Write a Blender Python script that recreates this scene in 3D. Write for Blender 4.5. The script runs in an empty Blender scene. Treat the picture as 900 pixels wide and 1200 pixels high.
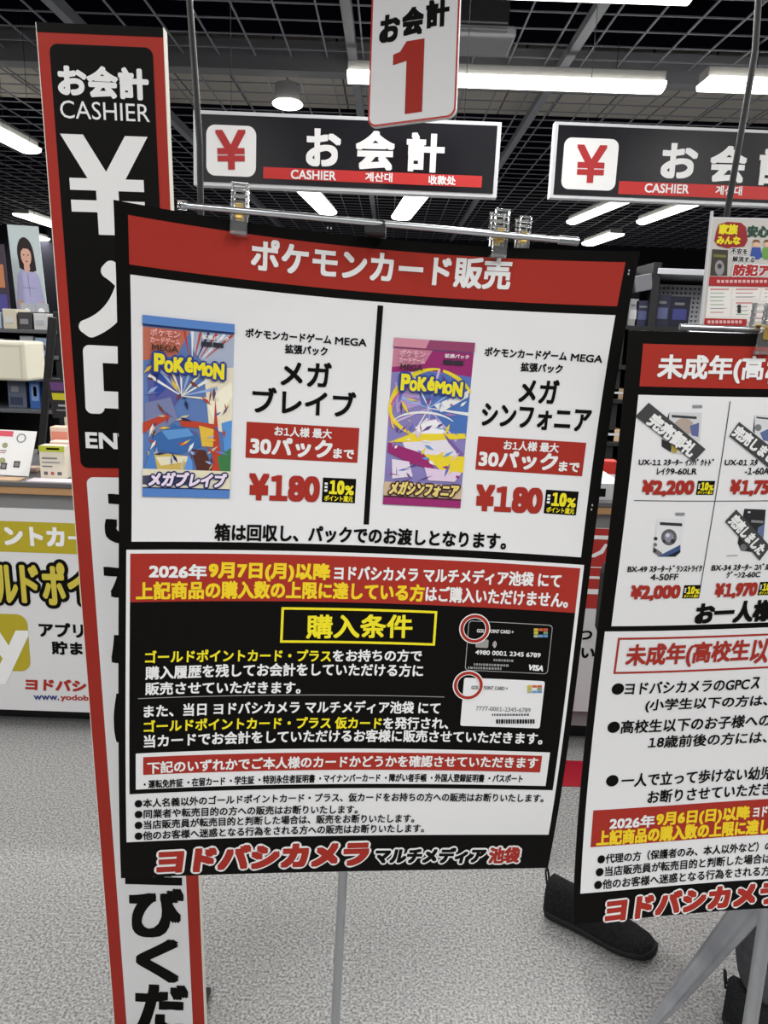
import bpy, bmesh, math, random, re
import numpy as np
from mathutils import Vector, Matrix
random.seed(7)
SC = bpy.context.scene
COL = SC.collection

# ------------------------------------------------------------------ camera, world, exposure
PITCH, ROLL, FPX = math.radians(13), math.radians(2), 900.0
CAM = np.array([0, 0, 1.5])
_f = np.array([0, math.cos(PITCH), -math.sin(PITCH)])
_r0, _d0 = np.array([1., 0, 0]), np.array([0, -math.sin(PITCH), -math.cos(PITCH)])
_r = math.cos(ROLL) * _r0 - math.sin(ROLL) * _d0
_d = math.sin(ROLL) * _r0 + math.cos(ROLL) * _d0
cd = bpy.data.cameras.new('camera')
cam = bpy.data.objects.new('camera', cd); COL.objects.link(cam)
cam.matrix_world = Matrix(((_r[0], -_d[0], -_f[0], CAM[0]), (_r[1], -_d[1], -_f[1], CAM[1]),
                           (_r[2], -_d[2], -_f[2], CAM[2]), (0, 0, 0, 1)))
cd.sensor_fit = 'VERTICAL'; cd.sensor_height = 24; cd.lens = FPX / 1200 * 24
cd.clip_start = 0.02
SC.camera = cam
W = bpy.data.worlds.new('world'); SC.world = W; W.use_nodes = True
W.node_tree.nodes['Background'].inputs[0].default_value = (.9, .95, 1, 1)
W.node_tree.nodes['Background'].inputs[1].default_value = .1
SC.view_settings.view_transform = 'Standard'; SC.view_settings.look = 'None'
SC.view_settings.exposure = 0.0; SC.view_settings.gamma = 1; SC.view_settings.use_curve_mapping = False
LAMP_W = 27.0          # watts of each fluorescent batten
DIFF_E = 5.0           # glow of the batten covers

def ray(px, py): return _r * (px - 450) / FPX + _d * (py - 600) / FPX + _f
def atY(px, py, Y):
    r = ray(px, py); return CAM + r * ((Y - CAM[1]) / r[1])
def atZ(px, py, Z):
    r = ray(px, py); return CAM + r * ((Z - CAM[2]) / r[2])
def proj(p):
    p = np.asarray(p) - CAM; z = p @ _f
    return np.array([450 + FPX * (p @ _r) / z, 600 + FPX * (p @ _d) / z])

# ------------------------------------------------------------------ materials
def lin(c): return tuple((v / 12.92 if v <= .04045 else ((v + .055) / 1.055) ** 2.4) for v in (x / 255 for x in c))
_M = {}
def mat(name, rgb=None, rough=.5, metal=0, emit=0, trans=0, spec=.5, ior=1.45, alpha=1):
    if name in _M: return _M[name]
    m = bpy.data.materials.new(name); m.use_nodes = True
    b = m.node_tree.nodes['Principled BSDF']
    c = lin(rgb)
    b.inputs['Base Color'].default_value = (*c, 1); b.inputs['Roughness'].default_value = rough
    b.inputs['Metallic'].default_value = metal; b.inputs['Specular IOR Level'].default_value = spec
    b.inputs['IOR'].default_value = ior; b.inputs['Transmission Weight'].default_value = trans
    b.inputs['Alpha'].default_value = alpha
    if emit:
        b.inputs['Emission Color'].default_value = (*c, 1); b.inputs['Emission Strength'].default_value = emit
    m.diffuse_color = (*c, 1); _M[name] = m
    return m
def noisy(name, c1, c2, scale, lo, hi, rough=.5, spec=.5, detail=2, stretch=None, metal=0):
    if name in _M: return _M[name]
    m = mat(name, c1, rough, spec=spec, metal=metal); nt = m.node_tree; b = nt.nodes['Principled BSDF']
    tc = nt.nodes.new('ShaderNodeTexCoord'); n = nt.nodes.new('ShaderNodeTexNoise'); r = nt.nodes.new('ShaderNodeValToRGB')
    mp = nt.nodes.new('ShaderNodeMapping')
    if stretch: mp.inputs['Scale'].default_value = stretch
    n.inputs['Scale'].default_value = scale; n.inputs['Detail'].default_value = detail
    r.color_ramp.elements[0].position = lo; r.color_ramp.elements[0].color = (*lin(c1), 1)
    r.color_ramp.elements[1].position = hi; r.color_ramp.elements[1].color = (*lin(c2), 1)
    nt.links.new(tc.outputs['Object'], mp.inputs['Vector']); nt.links.new(mp.outputs['Vector'], n.inputs['Vector'])
    nt.links.new(n.outputs['Fac'], r.inputs['Fac']); nt.links.new(r.outputs['Color'], b.inputs['Base Color'])
    return m
WHITE = mat('paper_white', (228, 228, 230), .45, spec=.3)
BLACK = mat('print_black', (10, 9, 8), .55, spec=.12)
RED = mat('print_red', (163, 50, 41), .5, spec=.15)
YG = mat('print_gold', (238, 206, 40), .5, spec=.3)
YEL = mat('print_yellow', (236, 222, 40), .5, spec=.3)
INKW = mat('ink_white', (232, 232, 232), .5, spec=.3)
INKK = mat('ink_black', (11, 10, 9), .55, spec=.12)
GREYL = mat('line_grey', (150, 150, 150), .5)
CHROME = mat('chrome', (205, 208, 212), .3, 1)
STEEL = mat('brushed_steel', (178, 180, 184), .32, 1)
CLEAR = mat('clear_plastic', (245, 248, 250), .08, trans=.93, ior=1.3)
GOLD = mat('brass_spring', (214, 178, 96), .35, .7)
DARK = mat('black_plastic', (28, 28, 30), .45)
CEILG = mat('grid_paint', (122, 122, 130), .7)
WIRE = mat('dark_wire', (40, 40, 44), .7, spec=.1)
def C(r, g, b, rough=.5): return mat('paint_%02x%02x%02x' % (r, g, b), (r, g, b), rough, spec=.35)

# ------------------------------------------------------------------ object helpers
def tag(o, label=None, cat=None, group=None, kind=None):
    if label: o['label'] = label
    if cat: o['category'] = cat
    if group: o['group'] = group
    if kind: o['kind'] = kind
    return o
def thing(name, label, cat, loc=(0, 0, 0), group=None):
    o = bpy.data.objects.new(name, None); COL.objects.link(o); o.location = tuple(map(float, loc)); o.empty_display_size = .05
    return tag(o, label, cat, group)
def wloc(o):
    p = np.zeros(3)
    while o is not None: p = p + np.array(o.location); o = o.parent
    return p
class MB:
    """collects geometry given in world coordinates, then links ONE mesh object"""
    def __init__(s): s.V = []; s.F = []; s.M = []; s.mats = []; s.smooth = []
    def mi(s, m):
        if m not in s.mats: s.mats.append(m)
        return s.mats.index(m)
    def add(s, verts, faces, m, smooth=False):
        n = len(s.V); k = s.mi(m)
        s.V.extend(tuple(map(float, v)) for v in verts)
        for f in faces: s.F.append([i + n for i in f]); s.M.append(k); s.smooth.append(smooth)
        return s
    def box(s, x0, y0, z0, x1, y1, z1, m, bev=0, rot=None, piv=None):
        bm = bmesh.new(); bmesh.ops.create_cube(bm, size=1)
        for v in bm.verts:
            v.co = Vector(((x0 + x1) / 2 + v.co.x * (x1 - x0), (y0 + y1) / 2 + v.co.y * (y1 - y0), (z0 + z1) / 2 + v.co.z * (z1 - z0)))
        if bev: bmesh.ops.bevel(bm, geom=bm.edges[:], offset=bev, segments=2, affect='EDGES', profile=.5)
        if rot is not None:
            p = Vector(piv if piv is not None else ((x0 + x1) / 2, (y0 + y1) / 2, (z0 + z1) / 2))
            for v in bm.verts: v.co = p + rot @ (v.co - p)
        bm.verts.index_update()
        s.add([v.co[:] for v in bm.verts], [[v.index for v in f.verts] for f in bm.faces], m); bm.free(); return s
    def tube(s, pts, rad, m, n=12, cap=True):
        pts = [np.array(p, float) for p in pts]; R = rad if hasattr(rad, '__len__') else [rad] * len(pts)
        V = []; F = []; prev = None
        for i, p in enumerate(pts):
            t = pts[min(i + 1, len(pts) - 1)] - pts[max(i - 1, 0)]; t = t / (np.linalg.norm(t) + 1e-12)
            if prev is None:
                a = np.array([0, 0, 1.]) if abs(t[2]) < .9 else np.array([1., 0, 0])
                prev = np.cross(t, a)
            prev = prev - t * (prev @ t); prev /= np.linalg.norm(prev); q = np.cross(t, prev)
            for k in range(n):
                an = 2 * math.pi * k / n; V.append(p + (prev * math.cos(an) + q * math.sin(an)) * R[i])
        for i in range(len(pts) - 1):
            for k in range(n):
                F.append([i * n + k, i * n + (k + 1) % n, (i + 1) * n + (k + 1) % n, (i + 1) * n + k])
        s.add(V, F, m, True)
        if cap:
            s.add(V[:n], [list(range(n))[::-1]], m); s.add(V[-n:], [list(range(n))], m)
        return s
    def ball(s, c, r, m, sc=(1, 1, 1), seg=20):
        bm = bmesh.new(); bmesh.ops.create_uvsphere(bm, u_segments=seg, v_segments=seg // 2, radius=1)
        bm.verts.index_update()
        s.add([(c[0] + v.co.x * r * sc[0], c[1] + v.co.y * r * sc[1], c[2] + v.co.z * r * sc[2]) for v in bm.verts],
              [[v.index for v in f.verts] for f in bm.faces], m, True); bm.free(); return s
    def build(s, name, parent=None, label=None, loc=None):
        me = bpy.data.meshes.new(name)
        if parent is not None: org = wloc(parent)
        elif loc is not None: org = np.array(loc, float)
        else: org = np.zeros(3)
        V = [(v[0] - org[0], v[1] - org[1], v[2] - org[2]) for v in s.V]
        me.from_pydata(V, [], s.F)
        for m in s.mats: me.materials.append(m)
        me.polygons.foreach_set('material_index', s.M); me.polygons.foreach_set('use_smooth', s.smooth)
        me.update()
        o = bpy.data.objects.new(name, me); COL.objects.link(o)
        if parent is not None: o.parent = parent
        else: o.location = tuple(org)
        if label: o['label'] = label
        return o

# ------------------------------------------------------------------ sheets: flat or bent, with printing on them
class Sheet:
    """a sheet of width w, height h; point(U,V,lift) -> world; uv(px) -> where a sight line meets it"""
    def __init__(s, o, u, v, w, h, bend=None):
        s.o, s.u, s.v = np.array(o, float), np.array(u, float), np.array(v, float)
        s.n = np.cross(s.u, s.v); s.n = s.n / np.linalg.norm(s.n)       # away from the viewer
        s.w, s.h, s.c = w, h, bend
    def point(s, U, V, lift=0):
        d = 0
        if s.c is not None:
            a, b, c = U / (s.w / 2) - 1, V / (s.h / 2) - 1, s.c
            a = max(-1.2, min(1.2, a)); b = max(-1.2, min(1.2, b))
            d = c[0]*a*a + c[1]*a*b + c[2]*b*b + c[3]*a**3 + c[4]*a*a*b + c[5]*a*b*b + c[6]*b**3
        return s.o + s.u * U + s.v * V + s.n * (d - lift)
    def uv(s, px, py):
        r = ray(px, py); t = ((s.o - CAM) @ s.n) / (r @ s.n); q = CAM + r * t - s.o
        U, V = q @ s.u, q @ s.v
        if s.c is not None:
            for _ in range(8):
                e = 1e-5; p = proj(s.point(U, V)); a = (proj(s.point(U + e, V)) - p) / e; b = (proj(s.point(U, V + e)) - p) / e
                q = np.linalg.solve(np.array([a, b]).T, np.array([px, py]) - p); U += q[0]; V += q[1]
        return np.array([U, V])
    # --- shapes
    def grid(s, mb, u0, v0, u1, v1, lift, m, step=.02):
        if s.c is None: step = 9
        nu, nv = max(1, math.ceil((u1 - u0) / step)), max(1, math.ceil((v1 - v0) / step))
        V = [s.point(u0 + (u1 - u0) * i / nu, v0 + (v1 - v0) * j / nv, lift) for j in range(nv + 1) for i in range(nu + 1)]
        F = [[j * (nu + 1) + i, (j + 1) * (nu + 1) + i, (j + 1) * (nu + 1) + i + 1, j * (nu + 1) + i + 1] for j in range(nv) for i in range(nu)]
        mb.add(V, F, m, True)
    def slab(s, mb, thick, m, back=None):
        """the sheet itself, with its real thickness"""
        s.grid(mb, 0, 0, s.w, s.h, 0, m); n0 = len(mb.V)
        s.grid(mb, 0, 0, s.w, s.h, -thick, back or m)
        st = .02 if s.c is not None else 9
        for (a, b) in (((0, 0), (s.w, 0)), ((s.w, 0), (s.w, s.h)), ((s.w, s.h), (0, s.h)), ((0, s.h), (0, 0))):
            n = max(1, math.ceil(math.hypot(b[0] - a[0], b[1] - a[1]) / st)); V = []
            for i in range(n + 1):
                t = i / n; U, Vv = a[0] + (b[0] - a[0]) * t, a[1] + (b[1] - a[1]) * t
                V += [s.point(U, Vv, 0), s.point(U, Vv, -thick)]
            mb.add(V, [[2 * i, 2 * i + 1, 2 * i + 3, 2 * i + 2] for i in range(n)], back or m)
    def rect(s, mb, q, lift, m):
        """q = px corners TL,TR,BL,BR -> straight rectangle on the sheet"""
        c = [s.uv(*p) for p in q]
        u0, u1 = (c[0][0] + c[2][0]) / 2, (c[1][0] + c[3][0]) / 2
        v0, v1 = (c[0][1] + c[1][1]) / 2, (c[2][1] + c[3][1]) / 2
        s.grid(mb, u0, v0, u1, v1, lift, m); return u0, v0, u1, v1
    def frame(s, mb, u0, v0, u1, v1, t, lift, m):
        for a in ((u0, v0, u1, v0 + t), (u0, v1 - t, u1, v1), (u0, v0 + t, u0 + t, v1 - t), (u1 - t, v0 + t, u1, v1 - t)):
            s.grid(mb, *a, lift, m)
    def poly(s, mb, pts, lift, m):
        if s.c is None:
            mb.add([s.point(*p, lift) for p in pts], [list(range(len(pts)))[::-1]], m); return
        bm = bmesh.new(); f = bm.faces.new([bm.verts.new((p[0], p[1], 0)) for p in pts])
        bmesh.ops.triangulate(bm, faces=[f])
        for _ in range(5):
            es = [e for e in bm.edges if e.calc_length() > .012]
            if not es: break
            bmesh.ops.subdivide_edges(bm, edges=es, cuts=1); bmesh.ops.triangulate(bm, faces=[f for f in bm.faces if len(f.verts) > 3])
        bm.verts.index_update(); V = [s.point(v.co.x, v.co.y, lift) for v in bm.verts]; F = []
        for f in bm.faces:
            q = [v.co for v in f.verts]; ar = (q[1].x - q[0].x) * (q[2].y - q[0].y) - (q[1].y - q[0].y) * (q[2].x - q[0].x)
            ix = [v.index for v in f.verts]; F.append(ix if ar < 0 else ix[::-1])
        bm.free(); mb.add(V, F, m, True)
    def ppoly(s, mb, pts, lift, m): s.poly(mb, [s.uv(*p) for p in pts], lift, m)
    def rrect(s, mb, u0, v0, u1, v1, r, lift, m, seg=8):
        s.poly(mb, rr(u0, v0, u1, v1, r, seg), lift, m)
    def ring(s, mb, c, r0, r1, lift, m, n=40):
        V = []
        for k in range(n):
            a = 2 * math.pi * k / n
            V += [s.point(c[0] + r0 * math.cos(a), c[1] + r0 * math.sin(a), lift), s.point(c[0] + r1 * math.cos(a), c[1] + r1 * math.sin(a), lift)]
        mb.add(V, [[2 * k, 2 * k + 1, (2 * k + 3) % (2 * n), (2 * k + 2) % (2 * n)] for k in range(n)], m)
    def disc(s, mb, c, r, lift, m, n=28, ry=None):
        s.poly(mb, [(c[0] + r * math.cos(2 * math.pi * k / n), c[1] + (ry or r) * math.sin(2 * math.pi * k / n)) for k in range(n)], lift, m)
    def text(s, mb, body, xl, yl, xr, yr, hpx, m, bold=0., lift=.0012, n=6, outline=None, shear=0., res=None):
        """lettering whose inked left and right ends (mid height) are seen at (xl,yl) and (xr,yr)"""
        a, b = s.uv(xl, yl), s.uv(xr, yr); mid = ((xl + xr) / 2, (yl + yr) / 2)
        hh = abs(s.uv(mid[0], mid[1] + hpx / 2)[1] - s.uv(mid[0], mid[1] - hpx / 2)[1])
        s.write(mb, body, a, b, hh, m, bold, lift, n, outline, shear, res or (5 if hpx > 24 else 3))
    def write(s, mb, body, a, b, hh, m, bold=0., lift=.0012, n=6, outline=None, shear=0., res=3):
        V, F, (x0, x1, y0, y1) = glyphs(body, res)
        a = np.array(a, float); b = np.array(b, float)
        L = np.linalg.norm(b - a); ex = (b - a) / L; ey = np.array([-ex[1], ex[0]])
        r = bold * hh; sx = (L - 2 * r - abs(shear) * hh) / (x1 - x0); sy = (hh - 2 * r) / (y1 - y0)
        cx, cy = (x0 + x1) / 2, (y0 + y1) / 2; c0 = (a + b) / 2
        base = []
        for x, y in V:
            yy = -(y - cy) * sy; xx = (x - cx) * sx - yy * shear
            base.append((xx, yy))
        Ff = [f[::-1] for f in F]
        def lay(rad, k, li, mm):
            offs = [(0, 0)]
            if rad > 0 and k >= 10: offs += [(rad * math.cos(2 * math.pi * i / k), rad * math.sin(2 * math.pi * i / k)) for i in range(k)]
            elif rad > 0:
                q_ = rad * .88; offs += [(q_, q_), (-q_, q_), (-q_, -q_), (q_, -q_)] + ([(q_, 0), (-q_, 0), (0, q_), (0, -q_)] if k >= 6 else [])
            for i, (ox, oy) in enumerate(offs):
                P = []
                for x, y in base:
                    q = c0 + ex * (x + ox) + ey * (y + oy); P.append(s.point(q[0], q[1], li + i * 8e-6))
                mb.add(P, Ff, mm)
        if outline:
            lay(r + outline[0] * hh, 20, lift - .0003, outline[1])
        lay(r, n, lift, m)
def rr(u0, v0, u1, v1, r, seg=8):
    P = []
    for cx, cy, a0 in ((u1 - r, v0 + r, -90), (u1 - r, v1 - r, 0), (u0 + r, v1 - r, 90), (u0 + r, v0 + r, 180)):
        for k in range(seg + 1):
            a = math.radians(a0 + 90 * k / seg); P.append((cx + r * math.cos(a), cy + r * math.sin(a)))
    return P
_G = {}
_tc = bpy.data.curves.new('lettering', 'FONT'); _to = bpy.data.objects.new('lettering', _tc); COL.objects.link(_to)
def glyphs(body, res):
    k = (body, res)
    if k not in _G and '1' in body and body != '1':
        V, F, x = [], [], 0
        for seg in re.split('(1)', body):
            if not seg.strip(): x += .25 * (seg != ''); continue
            v, f, (x0, x1, y0, y1) = glyphs('１' if seg == '1' else seg.strip(), res)
            sc = .93 if seg == '1' else 1; x += (.06 if V else 0) + (.25 if seg != seg.lstrip() else 0)
            F += [[i + len(V) for i in q] for q in f]; V = V + [((a - x0) * sc + x, b * sc) for a, b in v]; x += (x1 - x0) * sc + .05 + (.25 if seg != seg.rstrip() else 0)
        xs = [v[0] for v in V]; ys = [v[1] for v in V]; _G[k] = (V, F, (min(xs), max(xs), min(ys), max(ys)))
    if k not in _G:
        _tc.body = body; _tc.resolution_u = res
        dg = bpy.context.evaluated_depsgraph_get(); dg.update()
        me = _to.evaluated_get(dg).to_mesh()
        V = [(v.co.x, v.co.y) for v in me.vertices]; F = [list(p.vertices) for p in me.polygons]
        _to.evaluated_get(dg).to_mesh_clear()
        xs = [v[0] for v in V]; ys = [v[1] for v in V]
        _G[k] = (V, F, (min(xs), max(xs), min(ys), max(ys)))
    return _G[k]
def cam_sheet(rv, t, c, w, h):
    """sheet from a rotation vector and position measured in the camera's frame"""
    th = np.linalg.norm(rv); k = np.array(rv) / th
    K = np.array([[0, -k[2], k[1]], [k[2], 0, -k[0]], [-k[1], k[0], 0]])
    R = np.eye(3) + math.sin(th) * K + (1 - math.cos(th)) * K @ K
    B = np.stack([_r, _d, _f], 1)                       # camera axes in the world
    u, v = B @ R[:, 0], B @ R[:, 1]
    return Sheet(CAM + B @ np.array(t) - u * w / 2 - v * h / 2, u, v, w, h, c)
def flat_sheet(yaw, tilt, ri, tl, w, h):
    yaw, tilt, ri = map(math.radians, (yaw, tilt, ri))
    u = np.array([math.cos(yaw), math.sin(yaw), 0]); n = np.array([-math.sin(yaw), math.cos(yaw), 0])
    v = math.cos(tilt) * np.array([0, 0, -1.]) + math.sin(tilt) * n
    return Sheet(tl, math.cos(ri) * u + math.sin(ri) * v, -math.sin(ri) * u + math.cos(ri) * v, w, h)
def wall_sheet(Y, x0, z1, w, h): return Sheet((x0, Y, z1), (1, 0, 0), (0, 0, -1), w, h)

# ------------------------------------------------------------------ the shop: floor, walls, ceiling
def struct(name, mb, label=None):
    o = mb.build(name); o['kind'] = 'structure'
    return o
FLOOR = noisy('speckled_vinyl', (102, 102, 102), (172, 172, 171), 160, .34, .66, rough=.34, spec=.5, detail=1.5)
nt = FLOOR.node_tree
struct('floor', MB().box(-8, -6, -.1, 8, 16, 0, FLOOR))
DK = mat('dark_wall', (34, 34, 40), .9, spec=.1)
struct('wall_back', MB().box(-8, 16, 0, 8, 16.2, 4.6, DK))
struct('wall_left', MB().box(-8.2, -6, 0, -8, 16, 4.6, mat('pale_wall', (150, 150, 152), .8)))
struct('wall_right', MB().box(8, -6, 0, 8.2, 16, 4.6, mat('pale_wall', (150, 150, 152), .8)))
struct('wall_front', MB().box(-8, -6.2, 0, 8, -6, 4.6, mat('pale_wall', (150, 150, 152), .8)))
struct('ceiling', MB().box(-8, -6, 4.4, 8, 16, 4.6, mat('black_ceiling', (12, 10, 20), 1, spec=0)))
g = MB()
GZ = 3.35
for i in range(-32, 33):
    g.box(i * .25 - .005, -6, GZ, i * .25 + .005, 16, GZ + .010, CEILG)
for j in range(-24, 64):
    g.box(-8, j * .25 - .005, GZ + .001, 8, j * .25 + .005, GZ + .009, CEILG)
struct('ceiling_grid', g)
tile = mat('ceiling_tile', (120, 118, 112), .8)
_nt = tile.node_tree; br = _nt.nodes.new('ShaderNodeTexBrick'); tcn = _nt.nodes.new('ShaderNodeTexCoord')
br.offset = 0; br.inputs['Scale'].default_value = 1; br.inputs['Brick Width'].default_value = .45; br.inputs['Row Height'].default_value = .45
br.inputs['Mortar Size'].default_value = .008
br.inputs['Color1'].default_value = (*lin((160, 155, 148)), 1); br.inputs['Color2'].default_value = (*lin((150, 146, 139)), 1); br.inputs['Mortar'].default_value = (*lin((60, 60, 60)), 1)
_nt.links.new(tcn.outputs['Object'], br.inputs['Vector']); _nt.links.new(br.outputs['Color'], _nt.nodes['Principled BSDF'].inputs['Base Color'])
struct('ceiling_tiles', MB().box(-8, 6.05, 3.48, 8, 7.6, 3.53, tile))
struct('trim_1', MB().box(-8, 5.9, 3.27, 8, 6.05, 3.46, mat('beam_grey', (105, 105, 110), .6)))
k = 2
for px in (405, 708, 60):
    X = atZ(px, 0, 3.32)[0]
    struct('trim_%d' % k, MB().box(X - .03, -6, 3.29, X + .03, 15.5, 3.345, mat('channel_grey', (120, 122, 128), .5))); k += 1
# red tape on the floor
a, b = atZ(560, 888, .0), atZ(672, 922, 0)
t = MB().box(.28, b[1], .0002, 2.6, a[1] - .0, .0022, mat('red_tape', (150, 20, 38), .4)).build('floor_tape', loc=(1.4, b[1], 0))
tag(t, 'wide red tape stripe stuck across the grey speckled floor', 'tape')

# ------------------------------------------------------------------ fluorescent battens
def batten(p0, p1, w, label, group='ceiling battens', name='fluorescent_light', lamp=True, shade=False):
    p0, p1 = np.array(p0, float), np.array(p1, float); L = np.linalg.norm(p1 - p0); c = (p0 + p1) / 2
    t = thing(name, label, 'light', c, group)
    ang = math.atan2(p1[1] - p0[1], p1[0] - p0[0]); R = Matrix.Rotation(ang, 3, 'Z')
    x, y, z = c
    MB().box(x - L / 2, y - w * .36, z + .045, x + L / 2, y + w * .36, z + .11, mat('batten_body', (150, 150, 150), .5), .004, R).build('housing', t)
    d = MB(); n = 8; V = []
    for e in (-1, 1):
        for k in range(n + 1):
            q = math.pi * k / n; V.append(Vector((e * L / 2, -math.cos(q) * w / 2, .045 - math.sin(q) ** .6 * .05)))
    V = [Vector(c) + R @ v for v in V]
    F = [[k, k + 1, n + 2 + k, n + 1 + k] for k in range(n)] + [list(range(n + 1))[::-1], list(range(n + 1, 2 * n + 2))]
    d.add([v[:] for v in V], F, mat('lit_diffuser', (255, 253, 244), .5, emit=DIFF_E)).build('diffuser', t)
    for e in (-.35, .35):
        q = Vector(c) + R @ Vector((e * L, 0, 0)); MB().tube([(q.x, q.y, z + .10), (q.x, q.y, GZ + .02)], .002, WIRE, 6).build('hanger_rod', t)
    if lamp:
        ld = bpy.data.lights.new('batten_lamp', 'AREA'); ld.shape = 'RECTANGLE'; ld.size = L; ld.size_y = w * .8; ld.energy = LAMP_W * L; ld.color = (1, .99, .97)
        lo = bpy.data.objects.new('batten_lamp', ld); COL.objects.link(lo); lo.parent = t; lo.location = (0, 0, -.012); lo.rotation_euler = (0, 0, ang)
    return t
LZ = 3.08
def bat_px(a, b, w, label, z=LZ, **k): return batten(atZ(*a, z), atZ(*b, z), w, label, **k)
p, q = atZ(408, 98, LZ), atZ(778, 106, LZ); Yb = (p[1] + q[1]) / 2
batten((p[0], Yb, LZ), (q[0], Yb, LZ), .17, 'long lit batten crosswise behind the hanging number card')
p = atZ(818, 108, LZ); batten((p[0], Yb - .1, LZ), (p[0] + 2.2, Yb - .1, LZ), .22, 'lit batten crosswise at the right edge, above the second checkout sign')
p = atZ(808, 3, LZ); batten((p[0] - 2.2, p[1], LZ), (p[0], p[1], LZ), .14, 'batten crosswise at the very top edge of the view')
def bat_dir(a, L, w, label, tw=0, **k):
    p = atZ(*a, LZ); e = np.array([math.sin(tw), math.cos(tw), 0]) * L
    return batten(p, p - e, w, label, **k)
bat_dir((36, 180), 2.4, .22, 'large lit batten at the upper left edge beside the tall banner', .0)
bat_dir((76, 270), 1.6, .3, 'lit batten low at left, seen just above the hanging portrait poster')
bat_dir((64, 286), 1.5, .3, 'lit batten behind the top of the portrait poster', .0)
bat_px((355, 222), (384, 252), .26, 'lit batten under the left checkout sign, left of the pair')
bat_px((494, 226), (470, 258), .28, 'lit batten under the left checkout sign, right of the pair')
bat_px((735, 237), (670, 263), .16, 'slanting lit batten below the second checkout sign, on its left')
bat_px((826, 237), (752, 263), .16, 'slanting lit batten below the second checkout sign, on its right')
bat_px((722, 277), (690, 288), .26, 'short lit batten just above the right end of the clip rail')
for i, (X, Y) in enumerate(((-1.6, -.4), (1.2, -.4), (-1.6, -2.9), (1.2, -2.9), (-.2, -1.7), (3.4, -.4), (-4, -.8), (-2.6, 2.3), (2.9, 2.5), (-2.4, 1.0), (2.3, 1.0), (-3.7, 4.3), (3.9, 4.3), (.35, 2.75))):  # unseen battens, added to brighten the posters, hanging signs and displays
    batten((X, Y - .6, LZ), (X, Y + .6, LZ), .16, 'added ceiling batten out of view, for extra light on posters and signs', group='added battens out of view')
t = thing('dome_light', 'small round ceiling light above the left checkout sign', 'light', atZ(337, 127, 3.2))
c = wloc(t); MB().tube([c + (0, 0, .03), c + (0, 0, GZ - c[2] + .02)], [.1, .1], mat('batten_body', (150, 150, 150), .5), 16).build('housing', t)
MB().ball(c + (0, 0, .03), .12, mat('lit_diffuser', (255, 253, 244), .5, emit=DIFF_E), (1, 1, .3)).build('diffuser', t)
# air unit and cables on the ceiling
p, q = atY(530, 27, 4.5), atY(605, 44, 4.5)
t = thing('air_unit', 'boxy grey air unit under the ceiling grid, right of the number card', 'air conditioner', ((p[0] + q[0]) / 2, 4.7, q[2]))
m_ = mat('air_unit_paint', (128, 128, 132), .5)
MB().box(p[0], 4.5, q[2], q[0], 4.8, p[2], m_, .015).build('body', t)
MB().box(p[0] + .03, 4.6, p[2] - .005, q[0] - .03, 4.8, GZ + .02, DARK).build('hanger', t)
g = MB()
for k in range(3): g.box(p[0] + .04, 4.492, q[2] + .02 + k * .02, q[0] - .05, 4.501, q[2] + .028 + k * .02, C(96, 96, 100))
g.build('grille', t)
def cable(pxs, Y, rad, label, top=4.4):
    P = [atY(x, y, Y) for x, y in pxs]; P[0] = np.array([P[0][0], Y, GZ + .02])
    o = MB().tube(P, rad, mat('black_rubber', (22, 22, 24), .5), 10).build('hanging_cable', loc=P[-1]); return tag(o, label, 'cable')
cable([(219, -60), (222, 0), (228, 80), (234, 170), (238, 400)], 2.35, .009, 'thick black cable hanging in front of the left checkout sign')
cable([(891, -60), (889, 0), (885, 60), (873, 130), (852, 250), (850, 420)], 2.4, .009, 'thick black cable hanging in front of the right checkout sign')

# ------------------------------------------------------------------ hanging checkout signs
def hanging_sign(S, label, tile_px, yen, chars, bar, words):
    t = thing('checkout_sign', label, 'sign', S.point(S.w / 2, S.h), 'checkout signs over the counter')
    b = MB(); S.slab(b, .05, mat('sign_frame', (205, 207, 210), .4)); b.build('frame', t)
    b = MB(); S.grid(b, .016, .014, S.w - .016, S.h - .014, .003, mat('sign_face', (20, 20, 26), .3, spec=.25)); f = b.build('face', t)
    b = MB(); c0, c1 = S.uv(*tile_px[0]), S.uv(*tile_px[1]); S.rrect(b, c0[0], c0[1], c1[0], c1[1], .035, .0045, INKW)
    S.text(b, '¥', *yen, mat('yen_red', (172, 38, 40), .5), .035, .006); b.build('yen_tile', t, 'white rounded tile with a red yen mark')
    b = MB()
    for ch in chars: S.text(b, *ch, INKW, .045, .006, n=8)
    if bar:
        a = [S.uv(*p) for p in bar]
        S.grid(b, (a[0][0] + a[2][0]) / 2, (a[0][1] + a[1][1]) / 2, min(a[1][0], S.w - .035), (a[2][1] + a[3][1]) / 2, .0045, mat('bar_red', (188, 40, 38), .5))
    for w in words: S.text(b, *w, INKW, .03, .006)
    b.build('lettering', f)
    for U in (.12 * S.w, .88 * S.w):
        p = S.point(U, 0, -.025); MB().tube([p, (p[0], p[1], GZ + .02)], .0014, WIRE, 6).build('hanging_wire', t)
    return t
SL = flat_sheet(-1.4127, -1.0232, .6392, (-.8067, 3.3, 2.337), 1.2144, .2776)
hanging_sign(SL, 'black hanging checkout sign, the left one, shown whole', ((242, 146), (300, 208)), (253, 176, 289, 176, 47),
             [('お', 358.7, 173, 400, 174, 45), ('会', 416.5, 176.5, 463, 177.5, 47), ('計', 476, 178.5, 521, 180, 47)],
             ((309, 196), (565, 206.5), (308.5, 209.5), (564.5, 220)),
             [('CASHIER', 341, 204.5, 394, 206.5, 11), ('계산대', 428, 207.5, 460, 208.5, 11), ('收款处', 502, 211, 534, 212, 11)])
SR = flat_sheet(.7784, -1.1362, .1256, (.7253, 3.8541, 2.4819), 1.3, .33)
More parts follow.
